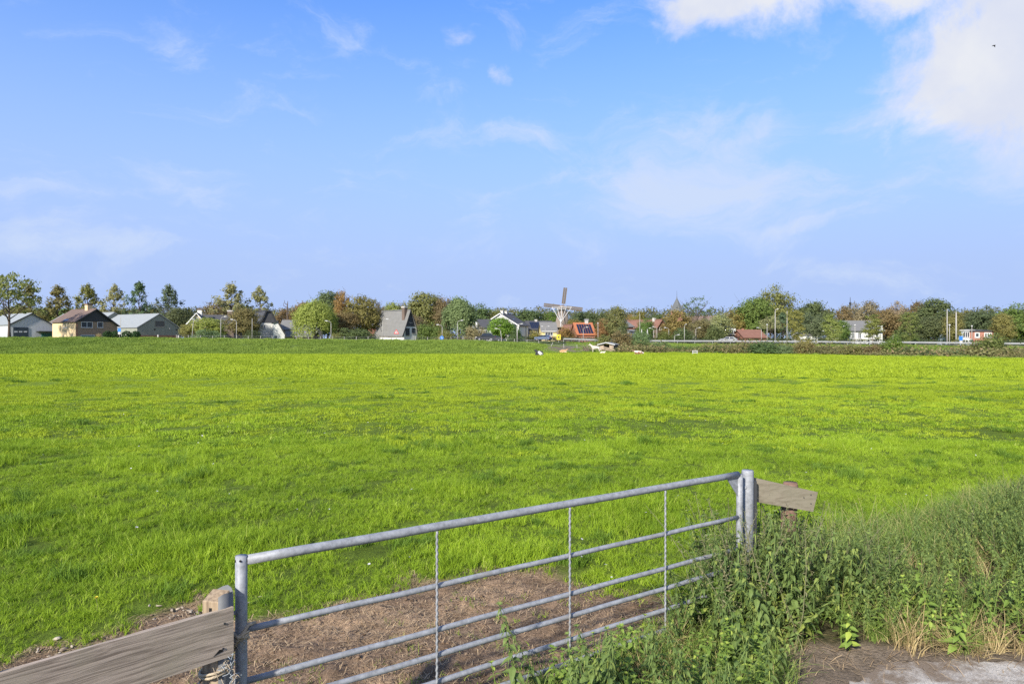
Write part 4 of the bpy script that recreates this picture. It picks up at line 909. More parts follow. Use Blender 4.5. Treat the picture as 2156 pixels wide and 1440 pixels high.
# village houses
q = House('bungalow', 'white bungalow with dark hipped roof beside the drooping tree', 'house', 998, 1002, 1036, 205, 12, 690, 674, 'g', M_plw, M_rdark, B=9, oh=.5)
q.window('R', 1008, 1016, 694, 706, 2); q.window('R', 1022, 1030, 694, 706, 2); q.panel('R', 1001, 1004, 678, 690, M_frame, 'dormer_side', 0, .8)
t = House('house', 'tall white house with dark roof and glazed gable', 'house', 1062, 1092, 1112, 212, 62, 685, 661, 'g', M_plw, M_rdark, oh=.55, B=13)
t.verge(M_frame, .3)
t.window('L', 1068, 1088, 682, 693, 5, M_dark); t.window('L', 1070, 1088, 697, 707, 4, M_dark); t.on_roof(0, .3, .42, .45, .55, 1, 1, M_glass, 'roof_window', .02, .1); t.chimney(.5, .2, .8, .8, M_plw, M_conc); t.chimney(.5, .6, .7, .7, M_plw, M_conc)
t.pipe('R', 1107, 686, 708, M_dark)
e = House('house', 'dark solar panelled roof house before the windmill', 'house', 1110, 1114, 1166, 222, 10, 694, 677, 'g', mat_rows('pink_brick', (.33, .25, .21), (.42, .33, .28), .12, 'Z', bump=.1), M_rdark, B=10, oh=.5)
e.on_roof(0, .10, .62, .15, .85, 7, 3, M_solar, 'solar_panel'); e.window('R', 1117, 1123, 696, 704, 2); e.window('R', 1128, 1136, 696, 704, 2); e.chimney(.5, .4, .8, .7, M_conc)
e2 = House('house', 'small yellow house with white trimmed sloping sides and grey hip roof', 'house', 1138, 1141, 1172, 214, 4, 697, 680, 'g', mat_solid('yellow_plaster', (.58, .48, .22), .85, .06), M_rgrey, B=8, oh=.4)
e2.window('R', 1148, 1164, 700, 706.5, 3); e2.panel('R', 1140, 1173, 697.2, 698.6, M_frame, 'fascia', 0, .5)
o1 = House('house', 'little white house with red roof beside the orange roofed house', 'house', 1203, 1206, 1222, 216, 25, 699, 684, 's', M_plw, M_rred, B=8, oh=.3); o1.verge(M_frame, .2); o1.window('R', 1209, 1214, 697, 703, 1)
o = House('house', 'orange tiled house whose roof is filled with solar panels', 'house', 1212, 1216, 1253, 206, 4, 705, 681, 'g', M_redb, M_rorange, B=13, oh=.4)
o.on_roof(0, .08, .93, .10, .86, 6, 4, M_solar, 'solar_panel'); o.chimney(.5, .72, 1.0, 1.0, M_conc, M_galv_far)
n = House('house', 'grey roofed brick house with white annex behind the hedge', 'house', 1309, 1316, 1333, 204, 30, 688, 673, 'g', M_redb, M_rgrey, B=9, oh=.4); n.chimney(.5, .3, .8, .9, M_redb)
n2 = House('annex', 'white flat annex against the grey roofed brick house', 'annex', 1325, 1327, 1342, 200, 10, 699, 696, 'g', M_plw, M_rgrey, B=5, oh=.2)
rr = House('house', 'red tiled house with dark gable behind two closed parasols', 'house', 1366, 1383, 1404, 204, 38, 691, 674, 's', M_darkb, M_rred, B=14, oh=.3); rr.gable(M_redb, rr.ze + .3); rr.window('R', 1388, 1393, 689, 695, 1); rr.chimney(.45, .2, .8, .7, M_conc)
dd = House('house', 'dark roofed house with white dormer beside the church nave', 'house', 1512, 1520, 1552, 205, 8, 703, 689, 'g', M_darkb, M_rdark, B=9, oh=.4)
dd.panel('R', 1524, 1545, 692, 705, M_plw, 'dormer', 0, 1.2); 
for kx in range(4): dd.panel('R', 1528 + kx * 4.2, 1531 + kx * 4.2, 696, 703, M_glass, 'dormer_window', 1.2, 1.24)
lb = House('barn', 'long low building with weathered red tiled roof', 'barn', 1562, 1567, 1613, 198, 5, 711, 696, 'g', M_redb, M_rred, B=9, oh=.4); lb.chimney(.5, .22, .6, .6, M_redb)
vi = House('villa', 'white villa with large grey roof behind roadside trees', 'house', 1782, 1788, 1858, 186, 8, 696, 677, 'g', M_plw, M_rgrey, B=10, oh=.5)
for a_, b_ in ((1792, 1799), (1806, 1813), (1828, 1835), (1843, 1849)): vi.window('R', a_, b_, 700, 713, 2)
vi.panel('R', 1838, 1853, 686, 697, M_plw, 'dormer', 0, 1.0)
ph = House('house', 'small grey house with white dormers behind the bluish tree', 'house', 1690, 1692, 1722, 190, 6, 706, 697, 'g', M_plw, M_rgrey, B=7, oh=.3); ph.window('R', 1697, 1704, 707, 713, 2)
fb = House('building', 'pale blue flat roofed building with white bay window', 'building', 2016, 2022, 2049, 168, 6, 697, 696, 'g', M_plblue, M_white, B=8, oh=.3, th=.3)
fb.window('R', 2027, 2041, 699, 711, 3); fb.panel('R', 2038, 2046, 715, 720, M_teal, 'bin_store', 0, 1.0); fb.panel('R', 2018, 2040, 714, 720, M_plw, 'white_wall', 0, .8)
rb = House('building', 'salmon brick flat roofed building with white windows', 'building', 2048, 2050, 2092, 167, 6, 698, 697, 'g', M_salmon, M_rdark, B=8, oh=.25, th=.3)
rb.window('R', 2052, 2062, 700, 711, 1, fw=.25); rb.window('R', 2072, 2088, 700, 711, 3, fw=.2)

# church
def church():
    D = 440; x = ux(1425) * D; r = empty('church', (x, D, 1.5), R(-14), 'church with pointed slate spire above the yellow brown tree', 'church'); px = D / F
    zt = lambda y: H + (HY - y) * px - 1.5
    w = 3.6; MB().box(-w, w, -w, w, 0, zt(656)).build('tower', M_redb, r)
    m = MB(); zb, zm, ztop = zt(656), zt(640), zt(622); n = 8; rings = []
    for z, rad in ((zb - .3, w * 1.45), (zb + 1.6, w * 1.08), (zm, w * .62), (ztop - 2, .34), (ztop, .05)):
        rings.append([(rad * math.cos(math.pi / 8 + i * math.pi / 4), rad * math.sin(math.pi / 8 + i * math.pi / 4), z) for i in range(n)])
    for a, b in zip(rings[:-1], rings[1:]):
        for i in range(n): m.poly([a[i], a[(i + 1) % n], b[(i + 1) % n], b[i]])
    sp = m.build('spire', M_slate, r); MB().tube([(0, 0, ztop - .2), (0, 0, ztop + 3.0)], [.1, .05], 6).build('weather_vane', M_dark, sp)
    for i in range(4):
        w_ = i * math.pi / 2; c = Vector((math.cos(w_), math.sin(w_), 0)); s_ = Vector((-c.y, c.x, 0)); q = c * w * .80; z = zb + 2.4
        MB().prism([q + s_ * .7 + Vector((0, 0, z)), q - s_ * .7 + Vector((0, 0, z)), q + Vector((0, 0, z + 1.9))], c * .9).build('spire_dormer', M_slate, sp)
    L_ = 20; z1, z2 = zt(690), zt(667)
    nv = MB().prism([(0, -6, 0), (0, 6, 0), (0, 6, z1), (0, 0, z2), (0, -6, z1)], (L_, 0, 0)).build('nave', M_darkb, r); nv.location = (w + .05, 0, 0)
    rf = MB().prism([(0, -6.6, z1 - .4), (0, 0, z2 + .05), (0, 6.6, z1 - .4), (0, 6.6, z1), (0, 0, z2 + .45), (0, -6.6, z1)], (L_ + .3, 0, 0)).build('nave_roof', M_rbrown, r); rf.location = (w + .06, 0, 0)
    MB().prism([(0, -6.7, z1 - .6), (0, 0, z2), (0, 6.7, z1 - .6), (0, 6.7, z1 + .1), (0, 0, z2 + .6), (0, -6.7, z1 + .1)], (.4, 0, 0)).build('gable_coping', M_conc, r, loc=(w + L_ + .4, 0, 0))
church()
# windmill seen from behind its tail
def windmill():
    D = 400; px = D / F; x = ux(1184) * D; r = empty('windmill', (x, D, 1.5), R(-9), 'windmill with grey thatched tower and white tail poles', 'windmill'); z = lambda y: H + (HY - y) * px - 1.5
    prof = [(0, 6.6), (z(690), 5.2), (z(680), 4.3), (z(665), 3.2), (z(651), 2.5)]; m = MB(); n = 8
    rings = [[(q * math.cos(i * math.pi / 4 + .39), q * math.sin(i * math.pi / 4 + .39), h) for i in range(n)] for h, q in prof]
    for a, b in zip(rings[:-1], rings[1:]):
        for i in range(n): m.poly([a[i], a[(i + 1) % n], b[(i + 1) % n], b[i]])
    m.build('tower', M_thatch, r)
    st = MB(); zs = z(690); ring = [(7.6 * math.cos(i * math.pi / 8), 7.6 * math.sin(i * math.pi / 8)) for i in range(16)]
    st.prism([(a, b, zs) for a, b in ring], (0, 0, .25)).build('stage', M_wood, r)
    # cap: boat-shaped hood
    m = MB(); zc = z(651); rows = []
    for i in range(9):
        t = -1 + 2 * i / 8; wd = 2.7 * math.sqrt(max(0.03, 1 - (abs(t) ** 2.4))) + .15; hg = 2.6 * (1 - .45 * max(0, -t) - .25 * abs(t)); y = t * 3.6
        rows.append([(-wd, y, zc), (-wd * .8, y, zc + hg * .6), (0, y, zc + hg), (wd * .8, y, zc + hg * .6), (wd, y, zc)])
    for a, b in zip(rows[:-1], rows[1:]):
        for i in range(4): m.poly([a[i], a[i + 1], b[i + 1], b[i]])
    m.poly(rows[0]); m.poly(rows[-1]); m.build('cap', M_thatch, r)
    hub = Vector((0, 4.6, z(646))); MB().tube([(0, 2.5, hub.z - .3), hub], [.35, .4], 8).build('windshaft', M_wood, r)
    L_ = 11.6; ph = R(7)
    for k in range(4):
        an = ph + k * math.pi / 2; d = Vector((math.sin(an), 0, math.cos(an))); s = Vector((math.cos(an), 0, -math.sin(an)))
        q = hub + Vector((0, .15 * (k % 2), 0)); sail = MB().prism([q + s * .16 + d * .2, q - s * .16 + d * .2, q - s * .1 + d * L_, q + s * .1 + d * L_], (0, .28, 0)).build('sail', M_wood, r)
        for i in range(17):
            c = q + d * (2.0 + (L_ - 2.1) * i / 16) + Vector((0, .3, 0)); MB().prism([c - s * 1.05 - d * .045, c + s * 1.05 - d * .045, c + s * 1.05 + d * .045, c - s * 1.05 + d * .045], (0, .07, 0)).build('sail_bar', M_wood, sail)
        for o_ in (-1.05, -.55, .55, 1.05):
            a = q + d * 2.0 + s * o_ + Vector((0, .38, 0)); b = q + d * (L_ - .05) + s * o_ + Vector((0, .38, 0)); MB().tube([a, b], .06, 4).build('sail_hem', M_wood, sail)
        for o_ in (-.62, .62):
            m = MB(); a0 = 2.0 if k != 9 else 2.0; c0 = q + d * a0 + Vector((0, .44, 0)); c1 = q + d * L_ + Vector((0, .44, 0)); hw = .40
            m.prism([c0 + s * (o_ - hw), c0 + s * (o_ + hw), c1 + s * (o_ + hw), c1 + s * (o_ - hw)], (0, .05, 0)).build('sail_board', M_wood, sail)
    # tail: beams from the cap down to the winding post
    yb = -4.2; zt_ = z(648); foot = Vector((0, -10.5, z(679))); m_ = M_white
    MB().tube([(-5.8, yb, zt_), (5.8, yb, zt_)], .2, 6).build('long_spreader', m_, r)
    MB().tube([(-2.9, yb + .6, zt_ - 1.0), (2.9, yb + .6, zt_ - 1.0)], .2, 6).build('short_spreader', m_, r)
    for sx in (-1, 1):
        MB().tube([(sx * 5.6, yb, zt_), foot], .17, 6).build('long_brace', m_, r); MB().tube([(sx * 2.7, yb + .5, zt_ + .2), foot], .15, 6).build('short_brace', m_, r)
    MB().tube([(0, yb + 1, zt_ + .6), foot, (0, -11.5, z(688))], [.22, .22, .2], 6).build('tail_pole', m_, r)
windmill()
# ------------------------------------------------------------------ masts, lamps, signs, fences, vehicles, animals
def lamp(px, D, ytop, ybase, arm, label, mat=None, thick=.075, lean=0.0, red=False, name='street_lamp', base=None):
    x = ux(px) * D; z0 = gz(x, D) - .1; zt = H + (HY - ytop) / F * D - z0; r = empty(name, (x, D, z0), 0, label, 'street lamp' if arm or name == 'street_lamp' else 'mast', 'street lamps and masts along the roads'); mat = mat or M_polew
    MB().tube([(0, 0, 0), (lean * .5, 0, zt * .5), (lean, 0, zt - (.35 if arm else 0))], [thick * 1.35, thick * 1.1, thick * .8], 8).build('pole', mat, r, True)
    for a in (arm if isinstance(arm, tuple) else (arm,)):
        if a:
            MB().tube([(lean, 0, zt - .4), (lean + a * .12, 0, zt - .1), (lean + a * .45, 0, zt + .05), (lean + a * .8, 0, zt + .12)], [thick * .8] * 4, 6).build('arm', mat, r, True)
            m = MB(); m.prism([(lean + a * .75, -.13, zt + .03), (lean + a * 1.35, -.13, zt + .12), (lean + a * 1.35, -.13, zt + .22), (lean + a * .8, -.13, zt + .26)], (0, .26, 0)).build('lamp_head', M_white, r)
    if not arm and name == 'street_lamp': MB().tube([(lean, 0, zt), (lean, 0, zt + .12), (lean, 0, zt + .3)], [.1, .22, .16], 8).build('lamp_head', M_white, r)
    return r
LAMPS = [(254, 156, 668, 712, 0, 'plain pale mast in front of the twin sheds carrying a blue white sign', 'mast'),
 (404, 151, 674, 717, 0, 'plain pale lamp post before the cream cottage gable', 'street_lamp'),
 (465, 152, 668, 717, 1, 'lamp with its arm bent towards the brown tree', 'street_lamp'), (498, 152, 674, 717, -1, 'lamp before the brown tree', 'street_lamp'),
 (531, 156, 670, 704, 0, 'thin mast before the white mansard farmhouse', 'mast'), (697, 151, 677, 717, -1, 'lamp beside the weeping willow', 'street_lamp'),
 (806, 152, 673, 716, 1, 'lamp before the grey A-frame roof', 'street_lamp'), (931, 153, 685, 716, -1, 'lamp with a blue round sign on it', 'street_lamp'),
 (963, 153, 676, 716, 1, 'lamp before the drooping tree', 'street_lamp'), (1057, 155, 693, 716, -1, 'short leaning lamp before the bright green tree', 'street_lamp'),
 (1089, 157, 683, 716, (1,), 'thick white lamp before the tall white house', 'street_lamp'), (1148, 208, 688, 710, (-1, 1), 'double armed lamp before the yellow house', 'street_lamp'),
 (1228, 186, 690, 714, 1, 'lamp before the orange roof', 'street_lamp'), (1259, 186, 682, 716, 0, 'plain lamp post beside the orange roof', 'street_lamp'), (1298, 190, 660, 714, 0, 'mast inside the tall loose tree', 'mast'),
 (1299, 187, 697, 713, 1, 'lamp facing its twin by the grey brick house', 'street_lamp'), (1304, 188, 697, 712, 1, 'second of the twin lamps by the grey brick house', 'street_lamp'),
 (1347, 180, 659, 714, 0, 'tall bare mast before the green tree', 'mast'), (1376, 188, 692, 712, -1, 'lamp before the red house gable', 'street_lamp'), (1383, 187, 689, 712, -1, 'lamp beside the red house gable', 'street_lamp'),
 (1408, 187, 691, 712, -1, 'lamp at the dark shrubs past the red house', 'street_lamp'), (1441, 170, 684, 724, .4, 'near pale lamp below the bare round tree', 'street_lamp'), (1420, 174, 706, 722, 1, 'short lamp beside the yellow brown tree', 'street_lamp'),
 (1465, 187, 691, 712, 1, 'lamp before the white container', 'street_lamp'), (1603, 184, 691, 713, -1, 'lamp over the long red tiled roof', 'street_lamp'), (1615, 160, 685, 727, 0, 'near lamp post beside the long red tiled roof', 'street_lamp'),
 (1632, 166, 652, 721, .6, 'tall lamp mast at the oak edge', 'mast'), (1657, 175, 655, 716, 0, 'second tall mast by the pointed tree', 'mast'), (1741, 182, 698, 714, -1, 'lamp by the bluish low tree', 'street_lamp'),
 (1769, 180, 688, 716, 1, 'lamp before the green tree at the villa', 'street_lamp'), (1800, 157, 686, 730, 0, 'near lamp post before the grey villa roof', 'street_lamp'), (1880, 160, 707, 720, 0, 'stub post behind the hedge', 'mast'),
 (1994, 148, 651, 731, 0, 'tall thin lamp mast by the road', 'mast'), (1999, 145, 686, 733, 0, 'shorter lamp post next to the tall thin mast', 'street_lamp'), (2013, 160, 657, 721, 0, 'thick white banner mast', 'mast'), (2046, 158, 688, 721, 0, 'pale lamp post before the salmon building', 'street_lamp')]
for L_ in LAMPS:
    px, D, yt, yb, arm, lab, nm = L_
    nmm = 'lamp_mast' if nm == 'mast' else 'street_lamp'
    lamp(px, D, yt, yb, arm, lab, name=nmm, thick=.15 if px == 2013 else (.10 if px in (1089, 1994, 1632, 1657) else .065), lean=-.35 if px == 1057 else (.35 if px == 404 else 0))
M_blue = mat_solid('sign_blue', (.03, .16, .50), .5, .05); M_redp = mat_solid('sign_red', (.50, .03, .025), .5, .05); M_yel = mat_solid('sign_yellow', (.6, .5, .04), .5, .05)
def sign_at(px, D, yc, label, kind):
    x, _, zc = at(px, yc, D); z0 = gz(x, D) - .1
    r = empty('traffic_sign', (x, D - .25, z0), 0, label, 'traffic sign'); hz = zc - z0
    if kind != 'onpole': MB().tube([(0, 0, 0), (0, 0, hz + .1)], .04, 6).build('post', M_polew, r)
    if kind == 'tri':
        t = .62; P = [(0, 0, hz + t), (-t * 1.0, 0, hz - t * .7), (t * 1.0, 0, hz - t * .7)]; MB().prism([(a, -.05, c) for a, b, c in P], (0, .03, 0)).build('sign_plate', M_redp, r)
        MB().prism([(a * .62, -.065, hz + (c - hz) * .62 - .02) for a, b, c in P], (0, .012, 0)).build('sign_field', M_white, r)
        MB().box(-.04, .04, -.075, -.068, hz - .2, hz + .15).build('sign_symbol', M_dark, r)
    if kind == 'round':
        P = [(.42 * math.cos(i * math.pi / 10), -.15, hz + .42 * math.sin(i * math.pi / 10)) for i in range(20)]; MB().prism(P, (0, .03, 0)).build('sign_plate', M_blue, r)
        MB().prism([(-.2, -.165, hz + .12), (-.1, -.165, hz + .2), (.12, -.165, hz - .1), (.2, -.165, hz - .02), (.2, -.165, hz - .24), (-.02, -.165, hz - .22), (.05, -.165, hz - .16)], (0, .01, 0)).build('sign_arrow', M_white, r)
    if kind == 'chev':
        MB().box(-.5, .5, -.06, -.03, hz - .65, hz + .65).build('sign_plate', M_yel, r)
        MB().prism([(.25, -.075, hz + .45), (-.3, -.075, hz), (.25, -.075, hz - .45), (.25, -.075, hz - .15), (.02, -.075, hz), (.25, -.075, hz + .15)], (0, .01, 0)).build('sign_chevron', M_dark, r)
    if kind == 'onpole':
        MB().box(-.35, .35, -.06, -.03, hz - .05, hz + .75).build('sign_plate', M_blue, r); MB().box(-.3, .3, -.06, -.03, hz - .65, hz - .1).build('sign_plate', M_white, r)
        MB().tube([(0, 0, 0), (0, 0, hz)], .04, 6).build('post', M_polew, r)
sign_at(835, 155, 699, 'red edged warning triangle before the A-frame roof', 'tri'); sign_at(930.5, 152.5, 711, 'blue round arrow sign on the lamp before the green shrub', 'round'); sign_at(1176, 172, 710, 'yellow chevron board at the road bend', 'chev'); sign_at(253, 155.5, 698, 'blue and white sign on the mast by the clipped ball trees', 'onpole')
sign_at(2021, 138, 716, 'small white road sign beside the thick banner mast', 'onpole')
def radio_mast():
    D = 620; x = ux(1790) * D; r = empty('radio_mast', (x, D, 1.5), 0, 'thin dark radio mast on the skyline above the brown crown', 'mast'); zt = H + (HY - 626) / F * D - 1.5
    MB().tube([(0, 0, 0), (0, 0, zt * .7), (0, 0, zt)], [.7, .42, .18], 6).build('shaft', M_dark, r); MB().box(-.7, .7, -.7, .7, zt * .80, zt * .88).build('aerial', M_dark, r)
radio_mast()
# clipped ball trees and pampas grass
bm_ = crown_mesh('crown', 'ball', 300, 2.0, 1.0, 160, 14, .10); bt_ = MB().tube([(0, 0, 0), (0, 0, 1.2)], [.1, .07], 6).mesh('trunk', M_bark)
for i, (px, lab) in enumerate(((227, 'clipped ball tree beside the pampas grass'), (245, 'clipped ball tree next to the blue white sign, house side'), (267, 'clipped ball tree next to the blue white sign, shed side'), (286, 'clipped ball tree at the second shed wall'))):
    D = 156; r = empty('ball_tree', (ux(px) * D, D, gz(ux(px) * D, D) - .05), i * 1.3, lab, 'tree', 'clipped ball trees'); q = link('crown', bm_, r); q.color = (.04, .085, .03, 1); link('trunk', bt_, r)
def pampas():
    V, fs, v = blades(260, np.random.default_rng(4).normal(0, .12, (260, 2)), .7 + 1.0 * np.random.default_rng(5).random(260), .05, .8, 3, 31)
    D = 158; x = ux(208) * D; o = link('pampas_grass', np_mesh('pampas_grass', V, fs, M_dry, v), None, (x, D, gz(x, D))); tag(o, 'straw coloured pampas grass clump at the tan brick wall', 'plant')
pampas()
# wire fence on the bank
def bank_fence():
    P = along([(ux(p) * D, D) for p, D in ((372, 147), (700, 147), (1000, 147), (1110, 148), (1160, 146), (1215, 144), (1245, 143))], 2.4); r = empty('wire_fence', (P[0][0], P[0][1], gz(*P[0])), 0, 'wooden post and wire fence along the top of the bank', 'fence'); o = Vector(r.location)
    rr_ = random.Random(4); pm = MB().tube([(0, 0, -.3), (0, 0, .95)], [.07, .06], 6).mesh('post', M_polew)
    for p in P: 
        q = link('post', pm, r, tuple(Vector((p[0], p[1], gz(*p))) - o)); q.rotation_euler = (rr_.uniform(-.06, .06), rr_.uniform(-.1, .1) + (.5 if rr_.random() < .03 else 0), 0)
    for h_ in (.45, .85): MB().tube([Vector((p[0], p[1], gz(*p) + h_)) - o for p in P], .012, 4).build('wire', M_galv_far, r)
bank_fence()
low = M_conc
for px, lab in ((376, 'short concrete post at the corner of the second shed'), (333, 'short concrete post before the brick plinth')):
    D = 154; x = ux(px) * D; o = MB().box(-.12, .12, -.12, .12, 0, 1.1).prism([(-.12, -.12, 1.1), (.12, -.12, 1.1), (0, -.12, 1.2)], (0, .24, 0)).build('concrete_post', M_conc, None, loc=(x, D, gz(x, D) - .1)); tag(o, lab, 'post')
# cars
M_tyre = mat_solid('tyre', (.02, .02, .02), .9, .1); M_rim = mat_solid('rim', (.35, .35, .36), .4, .05, metal=.6); M_carglass = mat_glass('car_glass', (.02, .025, .03), .08); M_lampr = mat_solid('tail_lamp', (.3, .01, .01), .3, .05); M_lampw = mat_solid('head_lamp', (.7, .7, .68), .3, .05)
def car(px, D, rz, col, label, kind='hatch', lift=.0):
    x = ux(px) * D; r = empty('car', (x, D, float(h_base(x, D)) + lift), rz, label, 'car', 'cars on the roads'); mt = mat_solid('car_paint', col, .3, .04, 1, spec=.5)
    hi = 1.75 if kind == 'suv' else 1.5; L_ = 4.5; w = .86
    body = [(-2.2, .35), (-2.25, .75), (-2.05, .95), (-1.0, 1.0), (1.75, 1.02), (2.2, .95), (2.25, .5), (2.15, .32)]
    m = MB(); m.prism([(a, -w, b) for a, b in body], (0, 2 * w, 0)); bo = m.build('body', mt, r); bv = bo.modifiers.new('bevel', 'BEVEL'); bv.width = .07; bv.segments = 2
    cab = [(-1.15, 1.0), (-.45, hi - .04), (1.2, hi), (1.95, 1.02)] if kind != 'sedan' else [(-1.0, 1.0), (-.3, hi - .05), (.9, hi - .03), (1.6, 1.0)]
    c = MB(); k = .72; c.v = [(a, sgn * (w - .04 if b < 1.1 else k), b) for sgn in (-1, 1) for a, b in cab]; c.f = [(0, 1, 2, 3), (7, 6, 5, 4), (0, 4, 5, 1), (1, 5, 6, 2), (2, 6, 7, 3), (3, 7, 4, 0)]; cb = c.build('cabin', mt, r); cb.modifiers.new('bevel', 'BEVEL').width = .05
    for sgn in (-1, 1):
        for (a0, a1, b0, b1) in ((-.85, -.38, .1, .15), (.15, 1.25, .12, .15)):
            pass
        y0, y1 = sgn * (w - .02), sgn * (k + .03)
        for q in ([(-.98, 1.06), (-.42, hi - .13), (.30, hi - .10), (.30, 1.06)], [(.42, 1.06), (.42, hi - .1), (1.12, hi - .12), (1.7, 1.06)]):
            pts = [(a, y0 + (y1 - y0) * (b - 1.0) / (hi - 1.0), b) for a, b in q]; MB().prism(pts, (0, sgn * .015, 0)).build('side_window', M_carglass, r)
    MB().prism([(-1.16, -.72, 1.05), (-1.16, .72, 1.05), (-.53, .64, hi - .12), (-.53, -.64, hi - .12)], (-.03, 0, .02)).build('windscreen', M_carglass, r)
    MB().prism([(1.93, -.72, 1.08), (1.93, .72, 1.08), (1.3, .64, hi - .1), (1.3, -.64, hi - .1)], (.03, 0, .02)).build('rear_window', M_carglass, r)
    for a in (-1.4, 1.35):
        for sgn in (-1, 1):
            t = MB().tube([(a, sgn * (w - .2), .33), (a, sgn * (w + .02), .33)], .33, 14).build('wheel', M_tyre, r); MB().tube([(a, sgn * (w - .02), .33), (a, sgn * (w + .035), .33)], .2, 10).build('rim', M_rim, t)
    for sgn in (-1, 1):
        MB().box(-2.27, -2.15, sgn * .62 - .18, sgn * .62 + .18, .68, .82).build('headlight', M_lampw, r); MB().box(2.18, 2.27, sgn * .66 - .14, sgn * .66 + .14, .7, .9).build('tail_light', M_lampr, r)
        MB().box(-.85, -.7, sgn * (w + .02) - .09, sgn * (w + .02) + .09, 1.02, 1.16).build('mirror', mt, r)
car(1022, 156.5, R(3), (.03, .032, .036), 'black estate car parked before the dark roofed bungalow', 'suv', .25)
car(1037, 162, R(8), (.06, .065, .07), 'dark grey low car half behind the black car', 'sedan', .05)
car(1144, 176, R(-32), (.10, .13, .20), 'blue grey car driving on the road before the windmill', 'sedan', .3)
rv = 1534; car(rv, 169.2, R(-28), (.20, .205, .21), 'silver car driving along the road past the church', 'hatch', .36)
car(256, 157, R(10), (.6, .6, .6), 'white car almost hidden by the bank beside the ball trees', 'hatch', -.75)
# white container and parasols
def prop(): 
    D = 190; x0 = ux(1458) * D; x1 = ux(1503) * D; z = gz(x0, D); r = empty('container', (x0, D, z), 0, 'long white site container behind the hedge', 'container'); h_ = H + (HY - 706) / F * D - z
    MB().box(0, x1 - x0, 0, 2.4, .1, h_).build('body', M_white, r); MB().box(-.06, x1 - x0 + .06, -.06, 2.46, h_ + .002, h_ + .12).build('roof_frame', M_galv_far, r)
    for i in range(5): MB().box((x1 - x0) * (i + .5) / 5 - .04, (x1 - x0) * (i + .5) / 5 + .04, -.04, -.002, .15, h_ - .05).build('rib', M_galv_far, r)
    for px, lab in ((1351, 'closed white parasol beside the tall bare mast'), (1363, 'closed white parasol nearer the red house')):
        D = 188; x = ux(px) * D; z = gz(x, D); r = empty('parasol', (x, D, z), 0, lab, 'parasol', 'closed white parasols'); top = H + (HY - 693) / F * D - z
        MB().tube([(0, 0, 0), (0, 0, top)], .04, 6).build('pole', M_polew, r)
        m = MB(); rings = [[((q * (1 + .25 * (i % 2))) * math.cos(i * math.pi / 6), (q * (1 + .25 * (i % 2))) * math.sin(i * math.pi / 6), zz) for i in range(12)] for zz, q in ((.25, .34), (top * .5, .24), (top * .85, .11), (top + .05, .03))]
        for a, b in zip(rings[:-1], rings[1:]):
            for i in range(12): m.poly([a[i], a[(i + 1) % 12], b[(i + 1) % 12], b[i]])
        m.build('folded_canopy', M_white, r)
prop()
# animal shelter, planks, rack
def shelter():
    D = 139; x0 = ux(1262) * D; r = empty('animal_shelter', (x0, D, gz(x0, D) - .05), R(-24), 'open fronted wooden animal shelter with pale edged felt roof', 'shelter'); M_pw = mat_solid('pale_wood', (.33, .26, .19), .9, .15, 3)
    M_felt = mat_solid('roof_felt', (.20, .21, .22), .9, .12, 2); M_gw = mat_rows('grey_boards', (.12, .115, .105), (.19, .18, .165), .18, 'Z', bump=.3)
    w, d, e, t = 3.0, 3.2, 1.35, 1.8
    MB().box(0, w, d - .06, d, 0, e).build('rear_wall', M_gw, r); MB().box(0, .06, 0, d - .06, 0, e).build('side_wall', M_gw, r); MB().box(w - .06, w, 0, d - .06, 0, e).build('side_wall', M_gw, r)
    MB().box(.06, .75, .002, .06, 0, e).build('front_board', M_pw, r); MB().box(2.2, w - .06, .002, .06, 0, e).build('front_board', M_pw, r)
    for x in (.8, 2.15): MB().box(x - .06, x + .06, 0, .12, 0, e + .2).build('post', M_pw, r)
    MB().prism([(-.3, -.4, e), (w / 2, -.4, t), (w + .3, -.4, e), (w + .3, -.4, e + .1), (w / 2, -.4, t + .1), (-.3, -.4, e + .1)], (0, d + .7, 0)).build('roof', M_felt, r)
    MB().prism([(-.35, -.47, e - .06), (w / 2, -.47, t - .06), (w + .35, -.47, e - .06), (w + .35, -.47, e + .12), (w / 2, -.47, t + .12), (-.35, -.47, e + .12)], (0, .05, 0)).build('bargeboard', M_white, r)
    for i, (a, b) in enumerate((((.3, -.8, .8), (3.6, -1.1, .15)), ((.5, -1.0, .55), (3.2, -1.4, .08)), ((1.0, -.7, .95), (3.4, -.8, .35)))):
        a, b = Vector(a), Vector(b); p = MB().prism([a, a + Vector((0, 0, .14)), b + Vector((0, 0, .14)), b], (0, .04, 0)).build('rail_plank', M_pw, None); p.matrix_world = r.matrix_basis.copy(); p.location = r.location; p.rotation_euler = r.rotation_euler
        p.name = 'leaning_plank'; tag(p, ('long pale plank leaning across the shelter front', 'lower pale plank slanting before the shelter', 'short upper plank slanting before the shelter')[i], 'plank')
    # brushwood heap with posts
    D = 137; x = ux(1237) * D; q = np.random.default_rng(8); m = MB()
    for i in range(70):
        a = Vector((q.normal() * .6, q.normal() * .5, abs(q.normal()) * .35)); b = a + Vector((q.normal() * .7, q.normal() * .5, q.normal() * .5 + .3)); m.tube([a, b], [.05, .02], 4)
    o = m.build('brushwood_heap', mat_solid('dry_twig', (.20, .16, .12), .95, .3, 5), None, loc=(x, D, gz(x, D))); tag(o, 'heap of dry brushwood next to the white horse', 'heap', kind='stuff')
    D = 121; x = ux(1463) * D; r = empty('rack', (x, D, gz(x, D)), R(6), 'small white wooden rack at the meadow edge', 'rack')
    for sx in (-.42, .42): MB().box(sx - .05, sx + .05, -.05, .05, 0, .75).build('leg', M_white, r)
    for z in (.35, .68): MB().box(-.36, .36, -.03, .03, z - .07, z + .07).build('rail', M_white, r)
shelter()
